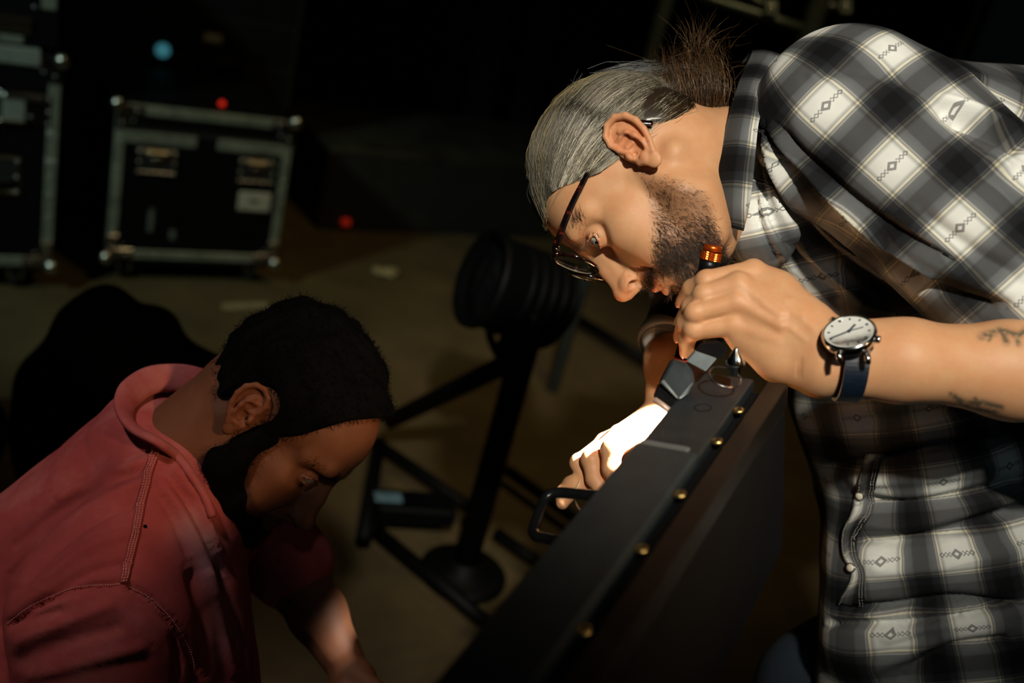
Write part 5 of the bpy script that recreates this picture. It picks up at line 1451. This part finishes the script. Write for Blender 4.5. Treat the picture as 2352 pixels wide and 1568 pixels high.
# ------------------------------------------------------------------ the place: stage floor, drape, riser, flight cases, stand
def place():
    t = NT('stage_floor'); f = t.noise(3.2, 6, rough=.7); f2 = t.noise(26, 5); f3 = t.noise(1.1, 3)
    c = t.ramp(f, [(.30, (.055, .040, .018)), (.55, (.110, .080, .035)), (.78, (.165, .125, .060))])
    c = t.mix(t.math('MULTIPLY', f2, .5), c, (.05, .038, .018)); c = t.mix(t.math('MULTIPLY', f3, .35), c, (.09, .06, .02))
    t.l(c, t.b.inputs['Base Color']); t.set(Roughness=.62); t.bump(f2, .25, .002)
    V = [(-6, -3, 0), (6, -3, 0), (6, 9, 0), (-6, 9, 0), (-6, -3, -.1), (6, -3, -.1), (6, 9, -.1), (-6, 9, -.1)]
    o = mesh_np('floor', V, [(0, 1, 2, 3), (7, 6, 5, 4), (0, 4, 5, 1), (1, 5, 6, 2), (2, 6, 7, 3), (3, 7, 4, 0)], t.m, None, False); o['kind'] = 'structure'
    blk = simple('black_drape', (.0035, .0035, .0037), .95, 0, .2, 20, 0, .1)
    a, b = on_floor(640, 528), on_floor(1150, 548); ex = (b - a) / np.linalg.norm(b - a); ey = np.array([-ex[1], ex[0], 0])
    # drape with pleats behind the riser
    n = 420; x = np.linspace(-4.5, 5.5, n); z = (0.0, 1.3, 2.6, 4.2); V = []; F = []
    for zz in z:
        for i in range(n):
            p = a + ex * x[i] + ey * (.95 + .06 * math.sin(x[i] * 21 + .6 * math.sin(x[i] * 3)) + .02 * math.sin(x[i] * 47)); V.append((p[0], p[1], zz))
    for r in range(3):
        for i in range(n - 1): F.append((r * n + i, r * n + i + 1, (r + 1) * n + i + 1, (r + 1) * n + i))
    o = mesh_np('wall_back', np.array(V), F, blk, None, True); o['kind'] = 'structure'
    # low riser along the drape
    r = empty('stage_riser'); tag(r, 'long low black stage riser with a paler top deck in front of the drape', 'riser')
    ez = np.array([0, 0, 1.0]); M_R = simple('riser_black', (.010, .010, .009), .7, 0, .4, 12)
    for k in range(3):
        c = a + ex * (.18 + 1.62 * k + .8) + ey * .40
        MB().box(c + ez * .175, (ex, ey, ez), (.80, .38, .172), .006).build('module', M_R, r)
        MB().box(c + ez * .362, (ex, ey, ez), (.802, .385, .014), .004).build('deck', simple('riser_deck', (.030, .028, .020), .5, .1, .5, 6), r)  # deck coloured paler than the modules
    p = on_floor(824, 541, .05)
    t = NT('red_led'); t.b.inputs['Emission Color'].default_value = (1, .04, .01, 1); t.b.inputs['Emission Strength'].default_value = .16; t.b.inputs['Base Color'].default_value = (.3, .01, .01, 1)
    p = a + ex * ((p - a) @ ex) + ez * .05
    MB().box(p, (ex, ey, ez), (.016, .012, .012), .002).build('red_indicator', t.m, r)  # small red indicator light on the riser face
    return a, ex, ey
WA, WEX, WEY = place()

M_LAM = simple('black_laminate', (.0020, .0020, .0022), .6, 0, .3, 30, .05, .15)
M_ALU = simple('aluminium_edge', (.42, .45, .40), .45, .5, .15, 25)
M_ALUD = simple('aluminium_dull', (.26, .28, .22), .5, .4, .3, 14)
M_ZINC = simple('zinc_fitting', (.50, .51, .46), .28, 1.0, .2, 60)
M_BRASSY = simple('zinc_yellow', (.52, .47, .30), .28, 1.0, .2, 60)
M_PLATE = simple('pale_plate', (.44, .42, .33), .5, 0, .15, 60)
M_RUB = simple('black_rubber', (.008, .008, .008), .8, 0, .2, 60)

class Case:
    def __init__(s, name, label, A, B, z0, h, dep, group=None):
        s.root = empty(name); tag(s.root, label, 'flight case', group)
        s.A = np.array(A, float); s.A[2] = 0; B = np.array(B, float); B[2] = 0
        s.w = np.linalg.norm(B - s.A); s.ex = (B - s.A) / s.w; s.ez = np.array([0, 0, 1.0]); s.ey = np.array([-s.ex[1], s.ex[0], 0])
        s.z0, s.h, s.d = z0, h, dep; s.ax = (s.ex, s.ez, s.ey)
    def p(s, u, v, y=0): return s.A + s.ex * u + s.ez * (s.z0 + v) + s.ey * y
    def box(s, name, u0, u1, v0, v1, y0, y1, mat, parent=None, bev=.002):
        return MB().box(s.p((u0 + u1) / 2, (v0 + v1) / 2, (y0 + y1) / 2), s.ax, ((u1 - u0) / 2, (v1 - v0) / 2, (y1 - y0) / 2), bev).build(name, mat, parent or s.root)
    def rivet(s, u, v, y=-.004, r=.006, mat=M_ZINC, parent=None):
        return MB().lathe(s.p(u, v, y), -s.ey, [(0, r), (r * .35, r * .85), (r * .6, r * .4), (r * .65, 1e-5)], 10).build('rivet', mat, parent or s.root, True)
    def ball(s, u, v, y, parent=None):
        r = .024; a = np.array((-1 if u < s.w / 2 else 1, -1 if v < s.h / 2 else 1, -1 if y < s.d / 2 else 1))
        c = s.p(u, v, y); prof = [(-math.cos(t) * r + r * 0, max(math.sin(t) * r, 1e-5)) for t in np.linspace(0, math.pi, 12)]
        return MB().lathe(c, s.ez, prof, 18).build('ball_corner', M_ZINC, parent or s.root, True)
    def brackets(s, u, v, su, sv):
        "three-legged corner plate with rivets"
        b = s.box('corner_plate', min(u, u + su * .085), max(u, u + su * .085), min(v, v + sv * .035), max(v, v + sv * .035), -.007, .0, M_CHROME)
        s.box('corner_plate_leg', min(u, u + su * .035), max(u, u + su * .035), min(v, v + sv * .085), max(v, v + sv * .085), -.0065, .0, M_CHROME, b)
        for q in ((.06, .018), (.018, .06), (.05, .05)): s.rivet(u + su * q[0], v + sv * q[1], -.007, .005, parent=b)
    def latch(s, u, v, w=.125, h=.085):
        "recessed butterfly dish: frame, dark recess, wing bar, rivets"
        g = s.box('latch_dish', u - w / 2, u + w / 2, v - h / 2, v + h / 2, -.004, .0, M_RUB)
        for a0, a1, b0, b1 in ((-w / 2, w / 2, h / 2 - .010, h / 2), (-w / 2, w / 2, -h / 2, -h / 2 + .010), (-w / 2, -w / 2 + .010, -h / 2, h / 2), (w / 2 - .010, w / 2, -h / 2, h / 2)):
            s.box('dish_rim', u + a0, u + a1, v + b0, v + b1, -.007, -.001, M_CHROME, g)
        s.box('wing', u - w * .28, u + w * .28, v + h * .22, v + h * .44, -.014, -.004, M_BRASSY, g)
        s.box('hook', u - w * .12, u + w * .12, v - h * .1, v + h * .2, -.012, -.004, M_CHROME, g)
        for q in (-.46, -.2, .2, .46):
            s.rivet(u + q * w, v + h * .42, -.008, .0055, parent=g); s.rivet(u + q * w, v - h * .42, -.008, .0055, parent=g)
        for q in (-.46, .46): s.rivet(u + q * w, v, -.008, .0055, parent=g)
    def handle(s, u, v, w=.15, h=.10):
        g = s.box('handle_dish', u - w / 2, u + w / 2, v - h / 2, v + h / 2, -.004, .0, M_RUB)
        s.box('dish_rim', u - w / 2, u + w / 2, v + h / 2 - .012, v + h / 2, -.008, -.001, M_ZINC, g); s.box('dish_rim', u - w / 2, u + w / 2, v - h / 2, v - h / 2 + .012, -.008, -.001, M_BRASSY, g)
        s.box('dish_rim', u + w / 2 - .012, u + w / 2, v - h / 2, v + h / 2, -.008, -.001, M_CHROME, g)
        MB().tube([s.p(u - w * .35, v - h * .1, -.012), s.p(u - w * .33, v - h * .1, -.02), s.p(u + w * .33, v - h * .1, -.02), s.p(u + w * .35, v - h * .1, -.012)], .008, 10).build('grip', M_RUB, g, True)
        for q in (-.42, .42):
            for z in (-.4, 0, .4): s.rivet(u + q * w, v + z * h, -.009, .0055, parent=g)
    def castor(s, u, y):
        c = s.p(u, 0, y); c[2] = 0; R = .042
        g = MB().box(c + s.ez * (s.z0 - .008), s.ax, (.05, .006, .045), .002).build('castor', M_CHROME, s.root)
        MB().box(c + s.ez * (R + .018) + s.ex * .020, s.ax, (.003, .032, .02)).build('fork', M_ZINC, g); MB().box(c + s.ez * (R + .018) - s.ex * .020, s.ax, (.003, .032, .02)).build('fork', M_ZINC, g)
        MB().lathe(c + s.ez * R - s.ex * .014, s.ex, [(0, R * .8), (.003, R), (.025, R), (.028, R * .8)], 22).build('wheel', M_RUB, g, True)

def case_mid():
    A, B = on_floor(243, 590, .10), on_floor(631, 604, .10)
    c = Case('flight_case', 'black flight case with aluminium edges standing beside the dark riser', A, B, .10, .62, .55)
    # height so that the top front edge falls where the photograph has it
    hh = np.linspace(.3, .9, 121); k = np.argmin([abs(pix(c.p(0, h))[1] - 236) for h in hh]); c.h = h = hh[k]; w = c.w
    c.box('body', .004, w - .004, .004, h - .09, .003, c.d, M_LAM, bev=.003)
    c.box('lid', .004, w - .004, h - .084, h - .004, .003, c.d, M_LAM, bev=.003)
    c.box('base_board', .02, w - .02, -.022, .0, .01, c.d, M_RUB)
    E = .030
    c.box('edge_strip', .03, w - .03, h - E, h, -.004, .02, M_ALUD); c.box('edge_strip', .03, w * .44, h - .125, h - .085, -.004, .012, M_ALUD); c.box('edge_strip', w * .56, w - .03, h - .125, h - .085, -.004, .012, M_ALUD)
    c.box('edge_strip', .03, w - .03, h - .090, h - .075, -.003, .012, M_RUB)
    c.box('edge_strip', 0, E, .03, h - .03, -.004, .02, M_ALUD); c.box('edge_strip', w - E, w, .03, h - .03, -.004, .02, M_ALUD)
    c.box('edge_strip', .03, w - .03, 0, E, -.004, .02, M_ALUD)
    for u in (0.0, w):
        for v in (0.0, h):
            c.brackets(u, v, 1 if u == 0 else -1, 1 if v == 0 else -1)
            c.ball(u, v, 0.0)
    for v in (.12, .25, .36, .46): c.rivet(.015, v * h / .6); c.rivet(w - .015, v * h / .6)
    for u in (.16, .34, .52): c.rivet(u, h - .015); c.rivet(u, .015)
    c.latch(.135, h - .185); c.latch(w - .115, h - .190)
    pl = c.box('label_holder', w - .165, w - .050, h - .335, h - .265, -.005, 0, M_PLATE, bev=.003)
    c.box('label_slot', w - .122, w - .095, h - .306, h - .292, -.0055, -.004, M_RUB, pl)
    for u, v, a, b in ((.125, .10, .018, .075), (.20, .075, .020, .035), (.128, .165, .012, .02)):
        c.box('worn_sticker', u, u + a, v, v + b, -.0022, .002, simple('sticker_grey', (.10, .11, .10), .6), bev=.0005)
    for u in (.07, w - .07):
        for y in (.07, c.d - .07): c.castor(u, y)
    # small red tally lamp on the lid
    r = MB().lathe(c.p(w * .60, h + .004, .10), c.ez, [(0, .010), (.008, .010), (.014, .006), (.015, 1e-5)], 16)
    t = NT('red_tally'); t.b.inputs['Emission Color'].default_value = (1, .03, .01, 1); t.b.inputs['Emission Strength'].default_value = .55; t.b.inputs['Base Color'].default_value = (.3, .01, .01, 1)
    tag(r.build('tally_light', t.m, None, True), 'small red light on the lid of the flight case', 'light')
    return c
C_MID = case_mid()

def case_left():
    B = on_floor(118, 612, .10); dirx = C_MID.ex
    A = B - dirx * .60
    c = Case('flight_case', 'tall black flight case with ribbed aluminium lid edge, cut off by the picture edge', A, B, .10, 1.2, .6)
    hh = np.linspace(.5, 1.2, 141); k = np.argmin([abs(pix(c.p(c.w, h))[1] - 132) for h in hh]); h = hh[k]; w = c.w; c.h = h
    c.box('body', .004, w - .004, .004, h - .03, .003, c.d, M_LAM, bev=.003)
    c.box('base_board', .02, w - .02, -.022, 0, .01, c.d, M_RUB)
    H2 = h + .48
    c.box('upper_body', .004, w - .012, h + .02, H2, .003, c.d, M_LAM, bev=.003)
    E = .032
    c.box('edge_strip', w - E, w, .03, h - .03, -.004, .02, M_ALUD); c.box('edge_strip', 0, w - .03, 0, E, -.004, .02, M_ALUD)
    lid = c.box('lid_edge', 0, w - .06, h - .038, h + .012, -.008, .02, M_ALU)
    for k in range(4): c.box('rib', 0, w - .061, h - .033 + k * .011, h - .028 + k * .011, -.0105, -.008, M_ALU, lid, .001)
    c.box('edge_strip', 0, w - .105, h + .022, h + .042, -.004, .02, M_ALUD); u = c.box('clasp_bar', 0, w - .085, h + .055, h + .098, -.010, .005, M_BRASSY)
    c.box('edge_strip', w - .062, w - .022, h + .13, H2, -.004, .02, M_ALUD)
    for v in (.2, .28, .36): c.rivet(w - .042, h + v, -.005, .006, M_CHROME)
    for uu, v in ((.50, h + .20), (.44, h + .23), (.47, h + .17), (.40, h + .18), (.52, h + .13)): c.rivet(uu, v, -.001, .006, M_CHROME)
    lt = c.box('hasp', w - .155, w - .095, h - .205, h - .125, -.014, .0, M_ALU); c.box('hasp_arm', w - .155, w - .045, h - .140, h - .125, -.017, -.002, M_ZINC, lt); c.box('hasp_base', w - .165, w - .02, h - .215, h - .12, -.005, .0, M_CHROME, lt)
    c.box('hasp_foot', w - .165, w - .095, h - .213, h - .203, -.018, -.002, M_BRASSY, lt)
    for q in ((w - .03, h - .13), (w - .03, h - .17), (w - .03, h - .205), (w - .08, h - .19), (w - .165, h - .13)): c.rivet(*q, -.007, .006)
    c.latch(w - .245, h - .225, .15, .20); c.handle(w - .195, h * .44, .20, .12)
    for v in (.25, .36, .45, .52, .66): c.rivet(w - .016, v * h)
    for v in (.50, .63): c.box('band', w - E, w, v * h, v * h + .022, -.006, .0, M_ALU)
    c.brackets(w, 0, -1, 1); c.ball(w, 0, 0); c.ball(w, h - .012, 0); c.brackets(w, h, -1, -1)
    for y in (.07, c.d - .07): c.castor(w - .10, y); c.castor(.08, y)
    return c
C_LEFT = case_left()

def rack():
    "black equipment rack behind the smaller case"
    ex = C_MID.ex; ey = C_MID.ey; ez = np.array([0, 0, 1.0])
    A = C_MID.A + ey * .62 - ex * .10; r = empty('equipment_rack'); tag(r, 'tall black equipment rack with round cyan indicator behind the smaller flight case', 'rack')
    w, h, d = .86, 1.55, .5; blk = simple('rack_black', (.004, .004, .0042), .6, 0, .2, 30)
    MB().box(A + ex * w / 2 + ez * h / 2 + ey * d / 2, (ex, ez, ey), (w / 2, h / 2, d / 2), .006).build('body', blk, r)
    def at(px, py):
        q = P(px, py, 1) - CP; t = ((A - CP) @ ey) / (q @ ey); return CP + q * t
    for k in range(9):
        MB().box(A + ex * w / 2 + ez * (.10 + .165 * k) - ey * .004, (ex, ez, ey), (w * .46, .074, .004), .002).build('blank_panel', simple('panel_black', (.006, .006, .006), .45, .2, .3, 40), r)
    t = NT('cyan_lamp'); t.b.inputs['Emission Color'].default_value = (.10, .46, .56, 1); t.b.inputs['Emission Strength'].default_value = .28; t.b.inputs['Base Color'].default_value = (.03, .1, .12, 1)
    MB().lathe(at(372, 113) - ey * .014, -ey, [(0, .026), (.004, .026), (.008, .018), (.009, 1e-5)], 24).build('indicator', t.m, r, True)
    MB().box(at(487, 86) - ey * .012, (ex, ez, ey), (.034, .016, .003), .002).build('badge', M_PLATE, r)
    MB().tube([at(460, 128) - ey * .01, at(460, 128) - ey * .04, at(560, 142) - ey * .04, at(560, 142) - ey * .01], .008, 8).build('pull_handle', blk, r, True)
    return r
rack()

def heap():
    "black cloth-covered gear on the floor behind the person in red"
    q = lambda x, y, d: P(x, y, d)
    S = SDF(); b = on_floor(250, 980); D = float(-((b - CP) @ RC)[2])
    D = 2.0
    S.cone(q(200, 760, D), q(330, 770, D), .070, .060, .05); S.cone(q(245, 700, D), q(250, 900, D), .040, .12, .05); S.cone(q(360, 760, D), q(360, 900, D), .052, .07, .02)
    S.cone(q(160, 900, D), q(420, 900, D), .11, .10, .05); S.cone(q(190, 1000, D), q(480, 960, D), .11, .10, .05)
    g = q(260, 1000, D); base = np.array([g[0], g[1] + .05, .12]); S.cone(g, base, .17, .19, .06)
    V, F = S.mesh(.010); V = V + vnormals(V, F) * (wob(V, 101, 25) * .006)[:, None]; V[:, 2] = np.maximum(V[:, 2], .003)
    tag(mesh_np('covered_gear', V, F, M_BLACKCLOTH, None, True), 'black cloth-covered heap of gear on the floor behind the red T-shirt', 'gear')
    S = SDF(); g = q(-95, 1000, 2.4); S.cone(g, q(-140, 1060, 2.4), .10, .12, .04); S.cone(g, np.array([g[0] - .06, g[1], .1]), .1, .16, .05)
    V, F = S.mesh(.010); V[:, 2] = np.maximum(V[:, 2], .003); V = V + vnormals(V, F) * (wob(V, 102, 25) * .004)[:, None]; V[:, 2] = np.maximum(V[:, 2], .003)
    tag(mesh_np('kit_bag', V, F, M_BLACKCLOTH, None, True), 'rounded black kit bag at the left edge of the picture', 'bag')
heap()

def stand():
    r = empty('lighting_stand'); tag(r, 'black tubular lighting stand with a round stage lamp between the two people', 'stand')
    m = simple('stand_black', (.0018, .0022, .0024), .55, 0, .2, 40, 0, .12); ez = np.array([0, 0, 1.0])
    base = on_floor(1062, 1320); 
    top = base.copy(); top[2] = .80
    MB().tube([base + ez * .01, base + ez * .5, top], .032, 18).build('post', m, r, True)
    MB().lathe(base, ez, [(0, .11), (.012, .11), (.02, .09), (.03, .045), (.05, .04)], 24).build('foot', m, r, True)
    def at_post(px, py):
        "height on the post under a pixel row"
        zz = np.linspace(.02, 1.2, 240); pts = base + ez * zz[:, None]; return pts[np.argmin(np.abs(pix(pts)[:, 1] - py))]
    def tube(name, pts, rad, mat=m): return MB().tube(pts, rad, 14).build(name, mat, r, True)
    arm = tube('brace', [on_floor(897, 966, .16), at_post(1240, 815)], .024)
    MB().lathe(on_floor(905, 963, .165), on_floor(880, 973, .16) - on_floor(905, 963, .165), [(0, .02), (.012, .024), (.024, .014)], 14).build('end_cap', M_STEEL, arm, True)
    tube('floor_rail', [on_floor(860, 1015, .05), on_floor(1120, 1195, .05)], .019); tube('floor_rail', [on_floor(865, 1218, .05), on_floor(1130, 1440, .05)], .017)
    tube('floor_rail', [on_floor(1165, 1080, .05), on_floor(1345, 1208, .05)], .017); tube('floor_rail', [on_floor(1140, 1225, .05), on_floor(1250, 1302, .05)], .017)
    tube('floor_rail', [on_floor(870, 1015, .05), on_floor(835, 1240, .05)], .02); tube('floor_rail', [on_floor(1300, 716, .05), on_floor(1505, 840, .05)], .022)
    a, b = on_floor(860, 1160, .08), on_floor(1040, 1172, .08); c = (a + b) / 2; e = (b - a); L = np.linalg.norm(e); e /= L; s = np.cross(ez, e)
    pl = MB().box(c, (e, s, ez), (L / 2, .045, .025), .006).build('ballast_plate', m, r)
    MB().box(a * .85 + b * .15 + ez * .027, (e, s, ez), (.035, .018, .003), .001).build('plate_highlight', simple('highlight_blue', (.20, .34, .40), .3, .4), pl)  # blue box standing in for a highlight on the plate
    # lamp head: can with yoke
    hc = at_post(0, 690); hc = P(1185, 668, float(-((hc - CP) @ RC)[2])); ax = cam2w((-.75, .25, .45)); ax /= np.linalg.norm(ax)
    can = MB().lathe(hc - ax * .13, ax, [(0, .05), (.01, .075), (.06, .098), (.20, .102), (.21, .110), (.225, .110), (.23, .100), (.20, .092)], 36).build('lamp_can', m, r, True)
    for k in range(5): MB().lathe(hc - ax * (.10 - .028 * k), ax, [(0, .090 + .004 * min(k, 2)), (.004, .105), (.010, .105), (.014, .09)], 30).build('cooling_fin', m, can, True)
    MB().lathe(hc + ax * .07, ax, [(0, .092), (.006, .085), (.010, .05), (.012, 1e-5)], 30).build('lens', M_BLACKGLOSS, can, True)
    side = np.cross(ax, ez); side /= np.linalg.norm(side)
    tube('yoke', spline([hc + side * .115, hc + side * .118 - ez * .06, hc + side * .07 - ez * .15, hc - side * .07 - ez * .15, hc - side * .118 - ez * .06, hc - side * .115], 30), .010)
    tube('yoke_stem', [hc - ez * .15, top - ez * .02], .018)
stand()

def truss():
    r = empty('back_truss'); tag(r, 'dark lighting truss of upright tubes rising behind the plaid shoulder', 'truss')
    m = simple('truss_dull', (.10, .13, .12), .45, .5, .25, 30); ez = np.array([0, 0, 1.0])
    def up(px, py, d, rad):
        p = P(px, py, d); b = p.copy(); b[2] = 0; t = p.copy(); t[2] = 3.3
        MB().tube([b, p, t], rad, 14).build('upright', m, r, True); return p
    a = up(1510, 70, 3.0, .022); b = up(1862, 65, 2.9, .030); c = up(2235, 55, 3.3, .012)
    MB().tube([P(1600, -12, 2.9), P(1640, 2, 2.9), P(1775, 44, 2.9), P(1850, 68, 2.9)], .014, 12).build('diagonal', m, r, True)
    for z in (2.2, 2.8): MB().tube([np.array([a[0], a[1], z]), np.array([b[0], b[1], z]), np.array([c[0], c[1], z])], .018, 12).build('chord', m, r, True)
    for px, py in ((1770, 20), (1940, 18)):
        p = P(px, py, 2.88); cl = MB().box(p, (CX, CY, _z), (.018, .022, .014), .003).build('clamp', m, r); MB().lathe(p, _z, [(0, .008), (.016, .008), (.020, .003)], 10).build('bolt', M_STEEL, cl, True)
    MB().tube([P(1700, -20, 2.9), P(1770, 20, 2.88)], .012, 8).build('clamp_arm', m, r, True); MB().tube([P(1862, 10, 2.9), P(1940, 18, 2.88)], .012, 8).build('clamp_arm', m, r, True)
truss()

def tape_and_light_patch():
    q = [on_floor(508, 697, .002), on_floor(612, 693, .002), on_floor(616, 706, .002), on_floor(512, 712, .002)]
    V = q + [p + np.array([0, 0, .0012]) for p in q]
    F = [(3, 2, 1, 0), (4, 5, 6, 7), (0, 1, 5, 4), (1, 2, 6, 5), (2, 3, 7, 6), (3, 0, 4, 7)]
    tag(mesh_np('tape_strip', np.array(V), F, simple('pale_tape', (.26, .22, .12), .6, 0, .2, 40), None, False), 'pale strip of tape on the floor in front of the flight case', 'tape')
    c = on_floor(882, 625, .012); S = SDF(); S.ell(c, (.055, .03, .012), .004); S.ell(c + np.array([.03, .03, .004]), (.03, .03, .012), .01)  # pale lump standing in for a patch of light on the floor
    V, F = S.mesh(.006); V = V + vnormals(V, F) * (wob(V, 111, 110) * .004)[:, None]
    tag(mesh_np('floor_light_patch', V, F, simple('light_patch_pale', (.34, .28, .14), .7, 0, .2, 40), None, True), 'pale shape standing in for a patch of light on the bare floor beyond the black hair', 'light patch')
tape_and_light_patch()
